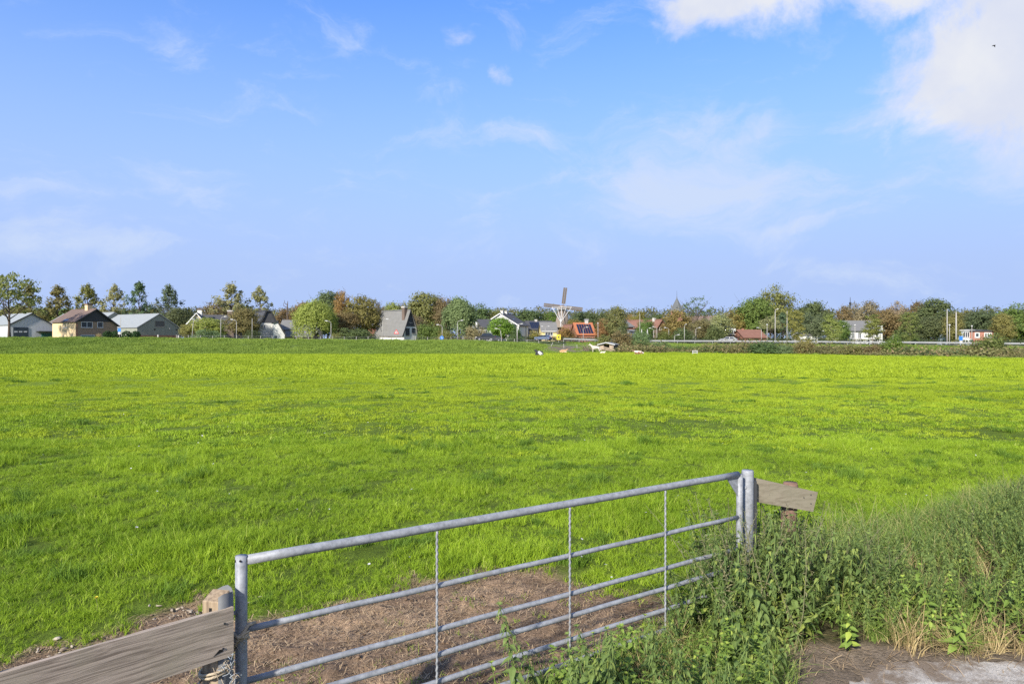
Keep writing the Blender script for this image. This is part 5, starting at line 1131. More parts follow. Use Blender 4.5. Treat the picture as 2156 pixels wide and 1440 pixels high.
# animals: one continuous skinned body each
def animal(name, label, cat, px, D, rz, mat, joints, edges, scale=1.0, group=None, y=None):
    x = ux(px) * D; me = bpy.data.meshes.new(name); me.from_pydata([j[:3] for j in joints], edges, []); o = link(name, me, None, (x, D, gz(x, D) - .02), rz); o.scale = (scale,) * 3; me.materials.append(mat)
    md = o.modifiers.new('skin', 'SKIN'); me.skin_vertices.new() if not me.skin_vertices else None
    sv = me.skin_vertices[0].data
    for i, j in enumerate(joints): sv[i].radius = (j[3], j[4] if len(j) > 4 else j[3])
    sv[0].use_root = True; sb = o.modifiers.new('smooth', 'SUBSURF'); sb.levels = 2; sb.render_levels = 2; md.use_smooth_shade = True
    tag(o, label, cat, group); return o
def mat_patch(name, c1, c2, sc_, th=.5, off=0):
    m = bpy.data.materials.new(name); nt = nodes_of(m); N = nt.nodes; L = nt.links; out = N.new('ShaderNodeOutputMaterial'); p = N.new('ShaderNodeBsdfPrincipled'); L.new(p.outputs[0], out.inputs[0]); p.inputs['Roughness'].default_value = .85
    tc = N.new('ShaderNodeTexCoord'); mp = N.new('ShaderNodeMapping'); mp.inputs['Location'].default_value = (off, off * .7, 0); L.new(tc.outputs['Object'], mp.inputs[0]); n = N.new('ShaderNodeTexNoise'); n.inputs['Scale'].default_value = sc_; n.inputs['Detail'].default_value = 1; L.new(mp.outputs[0], n.inputs['Vector'])
    r = N.new('ShaderNodeMapRange'); r.inputs[1].default_value = th - .02; r.inputs[2].default_value = th + .02; L.new(n.outputs['Fac'], r.inputs[0]); mx = N.new('ShaderNodeMixRGB'); L.new(r.outputs[0], mx.inputs[0]); mx.inputs[1].default_value = (*c1, 1); mx.inputs[2].default_value = (*c2, 1); L.new(mx.outputs[0], p.inputs['Base Color']); return m
LYING = ([(0, 0, .42, .40, .40), (-.55, 0, .40, .36, .38), (-.9, 0, .34, .26, .3), (.45, 0, .46, .36, .40), (.75, 0, .58, .24, .27), (1.0, .1, .80, .16, .17), (1.15, .15, .92, .15, .14), (1.42, .2, .80, .09, .09), (1.1, .33, .98, .04, .03), (1.08, -.03, .98, .04, .03),
          (.55, .38, .16, .12), (.95, .42, .08, .08), (.6, .40, .06, .06), (.55, -.38, .16, .12), (.92, -.44, .08, .08), (-.5, .42, .18, .17), (-.05, .56, .10, .09), (-.45, .62, .05, .06), (-.5, -.42, .18, .17), (-.08, -.52, .10, .09), (-.98, .05, .5, .05), (-1.05, .1, .2, .03)],
         [(0, 1), (1, 2), (0, 3), (3, 4), (4, 5), (5, 6), (6, 7), (6, 8), (6, 9), (3, 10), (10, 11), (11, 12), (3, 13), (13, 14), (1, 15), (15, 16), (16, 17), (1, 18), (18, 19), (2, 20), (20, 21)])
STAND = ([(0, 0, 1.05, .33, .36), (-.5, 0, 1.08, .31, .33), (-.8, 0, 1.1, .24, .27), (.5, 0, 1.1, .29, .33), (.8, 0, 1.32, .19, .24), (1.05, 0, 1.62, .13, .17), (1.2, 0, 1.78, .11, .13), (1.5, 0, 1.52, .075, .08), (1.14, .1, 1.92, .035, .03), (1.14, -.1, 1.92, .035, .03),
          (.55, .18, .75, .13), (.56, .18, .42, .075), (.56, .18, .1, .055), (.6, .18, .02, .07), (.55, -.18, .75, .13), (.6, -.18, .42, .075), (.6, -.18, .1, .055), (.64, -.18, .02, .07),
          (-.72, .18, .75, .17), (-.85, .18, .48, .085), (-.78, .18, .12, .055), (-.74, .18, .02, .07), (-.70, -.18, .75, .17), (-.78, -.18, .48, .085), (-.70, -.18, .12, .055), (-.66, -.18, .02, .07), (-.98, 0, 1.1, .06), (-1.1, 0, .7, .08), (-1.1, 0, .45, .03)],
         [(0, 1), (1, 2), (0, 3), (3, 4), (4, 5), (5, 6), (6, 7), (6, 8), (6, 9), (3, 10), (10, 11), (11, 12), (12, 13), (3, 14), (14, 15), (15, 16), (16, 17), (2, 18), (18, 19), (19, 20), (20, 21), (2, 22), (22, 23), (23, 24), (24, 25), (2, 26), (26, 27), (27, 28)])
animal('cow', 'black and white cow lying with its back to the gate', 'cow', 1135, 110, R(112), mat_patch('black_white_hide', (.02, .02, .022), (.48, .46, .43), 1.3, .60, 1.2), *LYING, scale=1.0, group='cattle resting at the far edge of the pasture')
animal('cow', 'brown and white cow lying beyond the animal shelter', 'cow', 1345, 119, R(176), mat_patch('brown_white_hide', (.16, .065, .035), (.62, .54, .46), 1.4, .50, 3.1), *LYING, scale=.82, group='cattle resting at the far edge of the pasture')
animal('cow', 'tan cow lying beside the worn patch', 'cow', 1186, 131, R(5), mat_patch('tan_hide', (.42, .25, .12), (.62, .48, .32), 1.5, .6, .4), *LYING, scale=.72, group='cattle resting at the far edge of the pasture')
animal('calf', 'pale calf lying in front of the shelter planks', 'calf', 1269, 131, R(12), mat_patch('cream_hide', (.60, .50, .38), (.68, .6, .5), 1.5, .5, .9), *LYING, scale=.5, group='cattle resting at the far edge of the pasture')
animal('horse', 'white horse standing beside the animal shelter', 'horse', 1254, 135, R(172), mat_patch('white_hide', (.42, .37, .32), (.48, .43, .37), 1.5, .5, .9), *STAND, scale=.92)
def bird():
    D = 60; x, y, z = at(2092, 97, D); r = empty('bird', (x, y, z), R(40), 'small dark bird in front of the big white cloud', 'bird'); M_b = mat_solid('bird_plumage', (.03, .03, .035), .8, .1)
    MB().tube([(0, -.16, 0), (0, -.1, .01), (0, 0, .015), (0, .1, .01), (0, .16, .005)], [.008, .03, .04, .025, .008], 8).build('body', M_b, r, True)
    for s in (-1, 1): MB().prism([(s * .02, -.07, .04), (s * .02, .07, .04), (s * .10, .05, .03), (s * .19, -.06, -.14), (s * .09, -.09, .0)], (0, 0, .008)).build('wing', M_b, r)
bird()
# ------------------------------------------------------------------ gateway: gate, posts, boards
def mat_galv():
    m = bpy.data.materials.new('galvanised_steel'); nt = nodes_of(m); N = nt.nodes; L = nt.links; out = N.new('ShaderNodeOutputMaterial'); p = N.new('ShaderNodeBsdfPrincipled'); L.new(p.outputs[0], out.inputs[0])
    g = N.new('ShaderNodeTexCoord'); p.inputs['Metallic'].default_value = .08; p.inputs['Specular IOR Level'].default_value = .4
    n = N.new('ShaderNodeTexNoise'); n.inputs['Scale'].default_value = 26; n.inputs['Detail'].default_value = 8; n.inputs['Roughness'].default_value = .75; L.new(g.outputs['Object'], n.inputs['Vector'])
    n2 = N.new('ShaderNodeTexNoise'); n2.inputs['Scale'].default_value = 4; n2.inputs['Detail'].default_value = 6; L.new(g.outputs['Object'], n2.inputs['Vector'])
    cr = N.new('ShaderNodeValToRGB'); cr.color_ramp.elements[0].position = .32; cr.color_ramp.elements[0].color = (.15, .158, .172, 1); cr.color_ramp.elements[1].position = .68; cr.color_ramp.elements[1].color = (.31, .325, .35, 1); L.new(n.outputs['Fac'], cr.inputs[0])
    dr = N.new('ShaderNodeMapRange'); dr.inputs[1].default_value = .58; dr.inputs[2].default_value = .74; dr.inputs[4].default_value = .6; L.new(n2.outputs['Fac'], dr.inputs[0])
    mx = N.new('ShaderNodeMixRGB'); L.new(dr.outputs[0], mx.inputs[0]); L.new(cr.outputs[0], mx.inputs[1]); mx.inputs[2].default_value = (.20, .18, .155, 1); L.new(mx.outputs[0], p.inputs['Base Color'])
    rr_ = N.new('ShaderNodeMapRange'); rr_.inputs[3].default_value = .42; rr_.inputs[4].default_value = .72; L.new(n.outputs['Fac'], rr_.inputs[0]); L.new(rr_.outputs[0], p.inputs['Roughness'])
    b = N.new('ShaderNodeBump'); b.inputs['Strength'].default_value = .12; b.inputs['Distance'].default_value = .004; L.new(n.outputs['Fac'], b.inputs['Height']); L.new(b.outputs[0], p.inputs['Normal']); return m
M_galv = mat_galv()
def mat_grain(name, c1, c2, c3, along=.9, across=26, bump=.6, warp=.012):
    """weathered board: grain lines run along local X"""
    m = bpy.data.materials.new(name); nt = nodes_of(m); N = nt.nodes; L = nt.links; out = N.new('ShaderNodeOutputMaterial'); p = N.new('ShaderNodeBsdfPrincipled'); L.new(p.outputs[0], out.inputs[0]); p.inputs['Roughness'].default_value = .9; p.inputs['Specular IOR Level'].default_value = .12
    tc = N.new('ShaderNodeTexCoord'); wp = N.new('ShaderNodeTexNoise'); wp.inputs['Scale'].default_value = 3.0; wp.inputs['Detail'].default_value = 2; L.new(tc.outputs['Object'], wp.inputs['Vector'])
    ad = N.new('ShaderNodeMixRGB'); ad.blend_type = 'LINEAR_LIGHT'; ad.inputs[0].default_value = warp; L.new(tc.outputs['Object'], ad.inputs[1]); L.new(wp.outputs['Color'], ad.inputs[2])
    mp = N.new('ShaderNodeMapping'); mp.inputs['Scale'].default_value = (along, across, across); L.new(ad.outputs[0], mp.inputs[0])
    n = N.new('ShaderNodeTexNoise'); n.inputs['Scale'].default_value = 3.2; n.inputs['Detail'].default_value = 5; n.inputs['Roughness'].default_value = .6; L.new(mp.outputs[0], n.inputs['Vector'])
    n2 = N.new('ShaderNodeTexNoise'); n2.inputs['Scale'].default_value = 5; n2.inputs['Detail'].default_value = 5; L.new(tc.outputs['Object'], n2.inputs['Vector'])
    cr = N.new('ShaderNodeValToRGB'); e = cr.color_ramp.elements; e[0].position = .36; e[0].color = (*c1, 1); e[1].position = .58; e[1].color = (*c2, 1); L.new(n.outputs['Fac'], cr.inputs[0])
    r = N.new('ShaderNodeMapRange'); r.inputs[1].default_value = .45; r.inputs[2].default_value = .7; r.inputs[4].default_value = .55; L.new(n2.outputs['Fac'], r.inputs[0])
    mx = N.new('ShaderNodeMixRGB'); L.new(r.outputs[0], mx.inputs[0]); L.new(cr.outputs[0], mx.inputs[1]); mx.inputs[2].default_value = (*c3, 1); L.new(mx.outputs[0], p.inputs['Base Color'])
    b = N.new('ShaderNodeBump'); b.inputs['Strength'].default_value = bump; b.inputs['Distance'].default_value = .006; L.new(n.outputs['Fac'], b.inputs['Height']); L.new(b.outputs[0], p.inputs['Normal']); return m
M_board = mat_grain('weathered_board', (.175, .14, .11), (.40, .33, .265), (.30, .265, .195), along=.8, across=40, bump=.4)
M_post = mat_grain('post_timber', (.20, .135, .085), (.36, .26, .165), (.26, .21, .15), along=.9, across=16, bump=.4)
M_ply = mat_grain('weathered_ply', (.15, .13, .095), (.215, .19, .145), (.18, .17, .12), along=1.4, across=14, bump=.15)
M_redlog = mat_grain('red_brown_log', (.10, .06, .045), (.20, .125, .095), (.14, .10, .08), along=1, across=9)
M_hole = mat_solid('hole', (.008, .008, .008), .9, .1)
GL, GR = Vector((-1.388, 3.5, 0)), Vector((1.91, 5.73, 0))
def gate():
    d = (GR - GL); ln = d.length; ang = math.atan2(d.y, d.x); r = empty('field_gate', (GL.x, GL.y, 0), ang, 'galvanised tubular steel field gate across the muddy gateway', 'gate')
    def T(a, b, rad, name, sides=18, par=None):
        a, b = Vector(a), Vector(b); n = 14 if (b - a).length > 1.5 else 4; rr_ = random.Random(hash(name) % 99); P = [a.lerp(b, i / n) + Vector((0, 0, rr_.uniform(-.0018, .0018) if 0 < i < n else 0)) for i in range(n + 1)]
        return MB().tube(P, rad, sides).build(name, M_galv, par or r, True)
    T((0, 0, .06), (0, 0, 1.226), .0295, 'stile'); T((ln, 0, .06), (ln, 0, 1.20), .027, 'stile')
    top = T((.026, 0, 1.2), (ln - .02, 0, 1.2), .0255, 'top_rail')
    for z in (.843, .578, .425, .262, .105): T((.026, 0, z), (ln - .02, 0, z), .0168, 'bar')
    for s in (.28, .537, .771):
        x = ln * s; P = [(x + .0022 * math.cos(i * 1.9), -.024 + .0022 * math.sin(i * 1.9), .09 + (1.18 - .09) * i / 90) for i in range(91)]
        MB().tube(P, .0075, 6).build('rod', M_galv, r, True)
    MB().prism([(ln - .16, -.004, 1.176), (ln - .027, -.004, 1.176), (ln - .027, -.004, 1.02)], (0, .008, 0)).build('gusset', M_galv, r)
    MB().tube([(-.0301, -.004, 1.205), (-.0312, -.004, 1.205)], .007, 10).build('drain_hole', M_hole, r)
    MB().tube([(-.011, -.0288, 1.208), (-.012, -.0305, 1.208)], .006, 10).build('drain_hole', M_hole, r)
    MB().tube([(-.14, -.01, .945), (-.02, -.0, .94)], .011, 8).build('latch_pin', M_galv, r, True)
gate()
def steel_post():
    x, y, _ = at(1574, 992, 5.84); r = empty('gate_post', (x, y, 0), 0, 'round galvanised steel gate post beside the tilted plywood board', 'post')
    MB().tube([(0, 0, -.1), (0, 0, 1.20), (0, 0, 1.212)], [.05, .05, .046], 24).build('tube', M_galv, r, True)
    MB().tube([(-.03, -.036, 1.075), (-.036, -.049, 1.075)], .012, 8).build('bolt', M_galv, r); MB().box(.035, .075, -.01, .01, .55, 1.12).build('rear_bracket', M_dark, r)
steel_post()
def plywood():
    D = 5.95; P = [Vector(at(px, py, D + dz)) for px, py, dz in ((1586, 1005, -.05), (1722, 1036, .05), (1712, 1077, .05), (1584, 1055, -.05))]
    r = empty('signless_board', P[0], 0); r.name = 'board_on_stub_post'; tag(r, 'tilted weathered plywood board nailed to a stub post beside the gate', 'board')
    ux_ = (P[1] - P[0]).normalized(); w = (P[1] - P[0]).length; hz = (P[3] - P[0]).length; n = Vector((-ux_.y, ux_.x, 0)).normalized()
    m = MB().prism([p - P[0] for p in P], n * .018); b = m.build('board', M_ply, r)
    lg = Vector(at(1664, 1016, D + .12)) - P[0]; base = Vector((lg.x - .03, lg.y + .06, -P[0].z - .1))
    MB().tube([base, base.lerp(lg, .5), lg - Vector((0, 0, .03)), lg + Vector((0, 0, .005))], [.075, .07, .066, .058], 12).build('stub_post', M_redlog, r, True)
    for fx, fz in ((.90, .2), (.93, .62), (.80, .4)):
        q = (P[0].lerp(P[1], fx)).lerp(P[3].lerp(P[2], fx), fz) - P[0] - n * .003; MB().tube([q, q - n * .003], .005, 8).build('nail', M_dark, r)
plywood()
BE = Vector((-1.366, 3.35, 0)); BT = Vector((-.7, -.714, 0)).normalized(); BN = Vector((.71, -.70, 0)).normalized()
def rough_box(x0, x1, y0, y1, z0, z1, nx, nz, amp, seed):
    """board with slightly wavering edges"""
    q = random.Random(seed); m = MB(); V = {}
    for i in range(nx + 1):
        for j in range(2):
            for k in range(nz + 1):
                x = x0 + (x1 - x0) * i / nx; z = z0 + (z1 - z0) * k / nz; e = q.uniform(-amp, amp) if k in (0, nz) else 0; V[i, j, k] = len(m.v); m.v.append((x, (y0, y1)[j] + q.uniform(-amp, amp) * .15, z + e))
    for i in range(nx):
        for k in range(nz):
            m.f.append((V[i, 0, k], V[i + 1, 0, k], V[i + 1, 0, k + 1], V[i, 0, k + 1])); m.f.append((V[i, 1, k], V[i, 1, k + 1], V[i + 1, 1, k + 1], V[i + 1, 1, k]))
        m.f.append((V[i, 0, nz], V[i + 1, 0, nz], V[i + 1, 1, nz], V[i, 1, nz])); m.f.append((V[i, 0, 0], V[i, 1, 0], V[i + 1, 1, 0], V[i + 1, 0, 0]))
    for i in (0, nx):
        for k in range(nz): m.f.append((V[i, 0, k], V[i, 0, k + 1], V[i, 1, k + 1], V[i, 1, k]))
    return m
def wood_fence():
    r = empty('board_fence', BE + Vector((0, 0, 0)), 0, 'weathered plank fence joining the gate with square timber post', 'fence')
    ang = math.atan2(-BT.y, -BT.x)   # local x runs towards the gate
    b = rough_box(-2.6, 0.0, -.0, .026, .785, 1.022, 26, 4, .0018, 3).build('board', M_board, r); b.rotation_euler = (0, 0, ang)
    for x, z in ((-.045, .955), (-.052, .835), (-1.02, .95), (-1.02, .84)): MB().tube([(x, -.0005, z), (x, -.004, z)], .0055, 8).build('nail', M_dark, b)
    k = MB(); k.prism([(-.10, -.0015, .812), (-.055, -.0015, .822), (-.05, -.0015, .832), (-.07, -.0015, .836), (-.085, -.0015, .822)], (0, .001, 0)).build('split', M_hole, b)
    c = BE + BT * .055 - BN * .074 - BE
    m = MB(); s = .046; top = [(-s, -s, 1.062), (s, -s, 1.060), (s, s, 1.088), (-s, s, 1.09)]; m.v = [(-s, -s, -.15), (s, -s, -.15), (s, s, -.15), (-s, s, -.15)] + top
    m.f = [(3, 2, 1, 0), (4, 5, 6, 7), (0, 1, 5, 4), (1, 2, 6, 5), (2, 3, 7, 6), (3, 0, 4, 7)]
    p = m.build('post', M_postv, r); p.location = c; p.rotation_euler = (0, 0, R(-8.6)); p.modifiers.new('bevel', 'BEVEL').width = .004
    MB().box(-.008, .006, -.0475, -.0462, 1.005, 1.03).build('slot', M_hole, p)
    sh = MB(); n = 9; a0, a1 = R(-62), R(118); sh.v = []
    for i in range(n):
        a = a0 + (a1 - a0) * i / (n - 1); sh.v += [(.072 * math.cos(a), .015 + .078 * math.sin(a), .2), (.072 * math.cos(a), .015 + .078 * math.sin(a), 1.083 + .012 * math.sin(i * 1.3))]
    sh.f = [(2 * i, 2 * i + 2, 2 * i + 3, 2 * i + 1) for i in range(n - 1)]; q = sh.build('metal_sleeve', mat_solid('dull_zinc', (.13, .135, .14), .7, .2, 12, metal=.1), r, True); q.location = c; so = q.modifiers.new('thickness', 'SOLIDIFY'); so.thickness = .003
    c2 = BE + BT * .99 - BN * .062 - BE; p2 = MB(); s = .045; p2.v = [(-s, -s, -.1), (s, -s, -.1), (s, s, -.1), (-s, s, -.1), (-s, -s, 1.075), (s, -s, 1.075), (s, s, 1.085), (-s, s, 1.085)]; p2.f = m.f
    p2 = p2.build('post', M_postv, r); p2.location = c2; p2.rotation_euler = (0, 0, R(20))
M_postv = mat_grain('post_timber_upright', (.17, .12, .08), (.33, .25, .165), (.23, .20, .15), along=14, across=14, bump=.4)
# grain of upright posts runs along Z
for nd_ in M_postv.node_tree.nodes:
    if nd_.type == 'MAPPING': nd_.inputs['Scale'].default_value = (16, 16, .9)
wood_fence()
M_twine = mat_solid('baler_twine', (.40, .33, .235), .95, .25, 40, bump=.5, bscale=150)
M_net = mat_solid('blue_grey_twine', (.34, .38, .42), .9, .2, 30)
def coil(cx, cy, z0, z1, rad, turns, seed, wob=.004, lean=0.0):
    q = random.Random(seed); n = int(turns * 16); return [Vector((cx + (rad + q.uniform(-wob, wob)) * math.cos(i * 2 * math.pi / 16), cy + (rad + q.uniform(-wob, wob)) * math.sin(i * 2 * math.pi / 16), z0 + (z1 - z0) * i / n + lean * math.cos(i * 2 * math.pi / 16))) for i in range(n + 1)]
def twine():
    r = empty('twine_lashing', (GL.x, GL.y, .82), 0, 'pale twine lashed round the gate upright below the second bar', 'twine'); o = Vector(r.location); q = random.Random(5)
    MB().tube([p - o for p in coil(GL.x, GL.y, .795, .835, .036, 3, 1, lean=.008)], .0062, 6).build('wrap', M_twine, r, True)
    dd = (GR - GL).normalized(); a = GL + dd * .04 + Vector((0, -.02, .872)); b = GL + Vector((-.005, -.045, .80)); MB().tube([GL + dd * .06 + Vector((0, .02, .86)) - o, a - o, GL + dd * .02 + Vector((.0, -.042, .835)) - o, b - o, GL + Vector((-.035, -.02, .76)) - o], [.010, .011, .011, .010, .008], 7).build('loop', M_twine, r, True)
    MB().tube([GL + Vector((-.035, -.02, .84)) - o, GL + Vector((-.0, -.047, .826)) - o, GL + Vector((.04, -.02, .82)) - o], .009, 7).build('loop', M_twine, r, True)
    MB().tube([GL + Vector((-.03, -.02, .78)) - o, GL + Vector((-.045, .0, .74)) - o, GL + Vector((-.06, -.02, .69)) - o, BE + BT * .0 + Vector((-.03, .04, .66)) - o], [.009, .012, .009, .007], 7).build('tail', M_twine, r, True)
    for i in range(14):
        p = GL + Vector((q.uniform(-.03, .04), -.045, .815 + q.uniform(-.02, .02))); e = p + Vector((q.uniform(-.03, .06), q.uniform(-.03, 0), q.uniform(-.06, .03))); MB().tube([p - o, p.lerp(e, .5) + Vector((0, 0, .008)) - o, e - o], [.0014, .0011, .0008], 4).build('frayed_end', M_twine, r)
    c = BE + BT * .055 - BN * .074; r = empty('twine_lashing', (c.x, c.y, .68), 0, 'hairy twine wound round the timber post under the plank', 'twine'); o = Vector(r.location)
    MB().tube([p - o for p in coil(c.x, c.y, (.69), .725, .075, 2, 2, .006, .012)], .0070, 6).build('wrap', M_twine, r, True)
    MB().tube([p - o for p in coil(c.x, c.y, .62, .67, .078, 1.4, 8, .008, -.02)], .006, 6).build('wrap', M_twine, r, True)
    # tangle of loose strands between post and gate
    r = empty('twine_tangle', (c.x + .1, c.y - .02, .6), 0, 'blue grey tangle of loose twine between timber post and gate', 'twine'); o = Vector(r.location)
    for i in range(34):
        p = Vector((c.x + q.uniform(.05, .14), c.y - q.uniform(.0, .1), q.uniform(.52, .80))); P = [p]
        for k in range(9): P.append(P[-1] + Vector((q.uniform(-.022, .022), q.uniform(-.018, .018), q.uniform(-.035, .018))))
        MB().tube([x - o for x in P], .0016, 4, False).build('strand', M_net if i % 3 else M_twine, r, True)
twine()

# ------------------------------------------------------------------ track, straw, litter
def track():
    m = bpy.data.materials.new('worn_concrete'); nt = nodes_of(m); N = nt.nodes; L = nt.links; out = N.new('ShaderNodeOutputMaterial'); p = N.new('ShaderNodeBsdfPrincipled'); L.new(p.outputs[0], out.inputs[0]); p.inputs['Roughness'].default_value = .92; p.inputs['Specular IOR Level'].default_value = .15
    g = N.new('ShaderNodeNewGeometry'); vo = N.new('ShaderNodeTexVoronoi'); vo.inputs['Scale'].default_value = 130; L.new(g.outputs['Position'], vo.inputs['Vector'])
    cr = N.new('ShaderNodeValToRGB'); e = cr.color_ramp.elements; e[0].position = .0; e[0].color = (.25, .24, .222, 1); e[1].position = 1; e[1].color = (.55, .505, .445, 1); L.new(vo.outputs['Color'], cr.inputs[0])
    n = N.new('ShaderNodeTexNoise'); n.inputs['Scale'].default_value = 2.6; n.inputs['Detail'].default_value = 9; n.inputs['Roughness'].default_value = .72; L.new(g.outputs['Position'], n.inputs['Vector']); r = N.new('ShaderNodeMapRange'); r.inputs[1].default_value = .44; r.inputs[2].default_value = .58; r.inputs[4].default_value = .92; L.new(n.outputs['Fac'], r.inputs[0])
    mx = N.new('ShaderNodeMixRGB'); L.new(r.outputs[0], mx.inputs[0]); L.new(cr.outputs[0], mx.inputs[1]); mx.inputs[2].default_value = (.165, .125, .09, 1); L.new(mx.outputs[0], p.inputs['Base Color'])
    b = N.new('ShaderNodeBump'); b.inputs['Strength'].default_value = .5; b.inputs['Distance'].default_value = .01; L.new(vo.outputs['Distance'], b.inputs['Height']); L.new(b.outputs[0], p.inputs['Normal'])
    P = []
    for i in range(400):
        x = 2.30 + i * .025; y = 4.93 - .30 * math.exp(-((x - 2.30) / .22) ** 2 * 1.0) + .12 * (fbm(np.array([x]), np.array([0.]), 2.2, 44)[0] - .5) * 2 + .05 * (fbm(np.array([x]), np.array([3.]), 14, 45)[0] - .5) * 2 - .012 * (x - 2.2); P.append((x, y))
    P = [(2.17, -2.0), (2.12, 2.0), (2.1, 3.6), (2.12, 4.2), (2.2, 4.45)] + P; P += [(P[-1][0], -2.0)]
    mm = MB().prism([(x, y, .0) for x, y in P], (0, 0, .010)); o = mm.build('concrete_track', m, None); tag(o, 'worn grey concrete track with brown soil patches', 'track', kind='structure')
track()
def litter():
    r = np.random.default_rng(61)
    def stalks(n, sx, sy, keep, lmin, lmax, w, seed):
        q = np.random.default_rng(seed); x = q.uniform(*sx, n); y = q.uniform(*sy, n); k = keep(x, y, q); x, y = x[k], y[k]; n = len(x); a = q.random(n) * 6.283; ln = q.uniform(lmin, lmax, n) * (.4 + .6 * q.random(n)); t = q.normal(0, .22, n)
        d = np.stack([np.cos(a), np.sin(a), t], 1); s = np.stack([-np.sin(a), np.cos(a), np.zeros(n)], 1); c = np.stack([x, y, hgt(x, y) + .008 + .012 * q.random(n) + np.abs(t) * ln * .4], 1); ww = (w * (.6 + .8 * q.random(n)))[:, None] * .5; h_ = (ln * .5)[:, None]; bend = np.stack([np.zeros(n), np.zeros(n), ln * q.normal(.03, .06, n)], 1)
        V = np.stack([c - d * h_ - s * ww, c - d * h_ + s * ww, c + bend + s * ww, c + bend - s * ww, c + d * h_ + s * ww * .5, c + d * h_ - s * ww * .5], 1); b_ = np.arange(n)[:, None] * 6; f = np.concatenate([b_ + np.array([0, 1, 2, 3]), b_ + np.array([3, 2, 4, 5])])
        return V.reshape(-1, 3), f, np.repeat(q.random(n), 6)
    V, f, v = stalks(70000, (-4.3, 1.9), (2.6, 7.0), lambda x, y, q: (mud_mask(x, y) > .35) & (q.random(len(x)) < 
        .30 + .70 * sstep(.40, .60, fbm(x, y, 1.3, 31))), .02, .10, .0040, 62)
    tag(link('straw_litter', np_mesh('straw_litter', V, [(4, f)], M_straw, v)), 'trampled straw and hay strewn over the brown mud', 'straw', kind='stuff')
    V, f, v = stalks(5000, (1.4, 7), (4.3, 5.5), lambda x, y, q: np.abs(y - 5.05 - .1 * np.sin(x * 2)) < q.normal(.12, .16, len(x)), .04, .18, .004, 63)
    tag(link('straw_litter', np_mesh('straw_litter', V, [(4, f)], M_straw, v)), 'dry stalks lying along the edge of the concrete track', 'straw', kind='stuff')
    # clods of earth
    m = MB(); q = random.Random(6)
    C = []
    ico = [(0, 0, 1), (.9, 0, .45), (.28, .85, .45), (-.72, .53, .45), (-.72, -.53, .45), (.28, -.85, .45), (.72, .53, -.45), (-.28, .85, -.45), (-.9, 0, -.45), (-.28, -.85, -.45), (.72, -.53, -.45), (0, 0, -1)]
    fc = [(0, 1, 2), (0, 2, 3), (0, 3, 4), (0, 4, 5), (0, 5, 1), (1, 6, 2), (2, 7, 3), (3, 8, 4), (4, 9, 5), (5, 10, 1), (6, 7, 2), (7, 8, 3), (8, 9, 4), (9, 10, 5), (10, 6, 1), (11, 7, 6), (11, 8, 7), (11, 9, 8), (11, 10, 9), (11, 6, 10)]
    px_ = r.uniform(-4.2, 1.7, 5200); py_ = r.uniform(2.8, 6.9, 5200); mk = mud_mask(px_, py_); cl = fbm(px_, py_, 2.2, 51); kk = (mk > .4) & (r.random(5200) < sstep(.45, .7, cl) + .12); zz = hgt(px_, py_)
    Vs = []; Fs = []; vv = []
    for x, y, z in zip(px_[kk], py_[kk], zz[kk]):
        s = .004 + .013 * r.random() ** 2.5; b0 = len(Vs) * 12; j = np.array(ico) * s * np.array([1.3, 1.1, .6]) * (.45 + 1.0 * r.random((12, 1))); Vs.append(j + np.array([x, y, z + s * .25])); Fs.append(np.array(fc) + b0); vv.append(np.full(12, r.random()))
    M_clod = mat_leaf('earth_clod', (.095, .065, .045), (.20, .14, .095), .0, nscale=4, rough=.95, spec=.05)
    tag(link('earth_clods', np_mesh('earth_clods', np.concatenate(Vs), [(3, np.concatenate(Fs))], M_clod, np.concatenate(vv))), 'crumbly brown clods of earth in the gateway', 'earth', kind='stuff')
    # pale chips by the plank fence
    Vs = []; Fs = []; vv = []
    for cx, cy, n in ((-2.72, 5.85, 70), (-3.45, 5.05, 30), (-2.5, 5.95, 14)):
        for _ in range(n):
            x = cx + r.normal() * .17; y = cy + r.normal() * .10; z = float(hgt(np.array([x]), np.array([y]))[0]); s = .006 + .017 * r.random() ** 1.8; b0 = len(Vs) * 12; rt = Matrix.Rotation(r.random() * 6, 3, 'Z') @ Matrix.Rotation(r.normal() * .8, 3, 'X'); j = (np.array(ico) * s * np.array([1.5, .7, .16]) * (.5 + .9 * r.random((12, 1)))) @ np.array(rt).T
            Vs.append(j + np.array([x, y, z + .02])); Fs.append(np.array(fc) + b0); vv.append(np.full(12, r.random()))
    M_chip = mat_leaf('pale_bark_chip', (.10, .075, .055), (.45, .39, .31), .0, nscale=6, rough=.9, spec=.1, n2amt=.2)
    tag(link('bark_chips', np_mesh('bark_chips', np.concatenate(Vs), [(3, np.concatenate(Fs))], M_chip, np.concatenate(vv))), 'pale broken bark chips on the mud behind the plank fence', 'bark', kind='stuff')
litter()
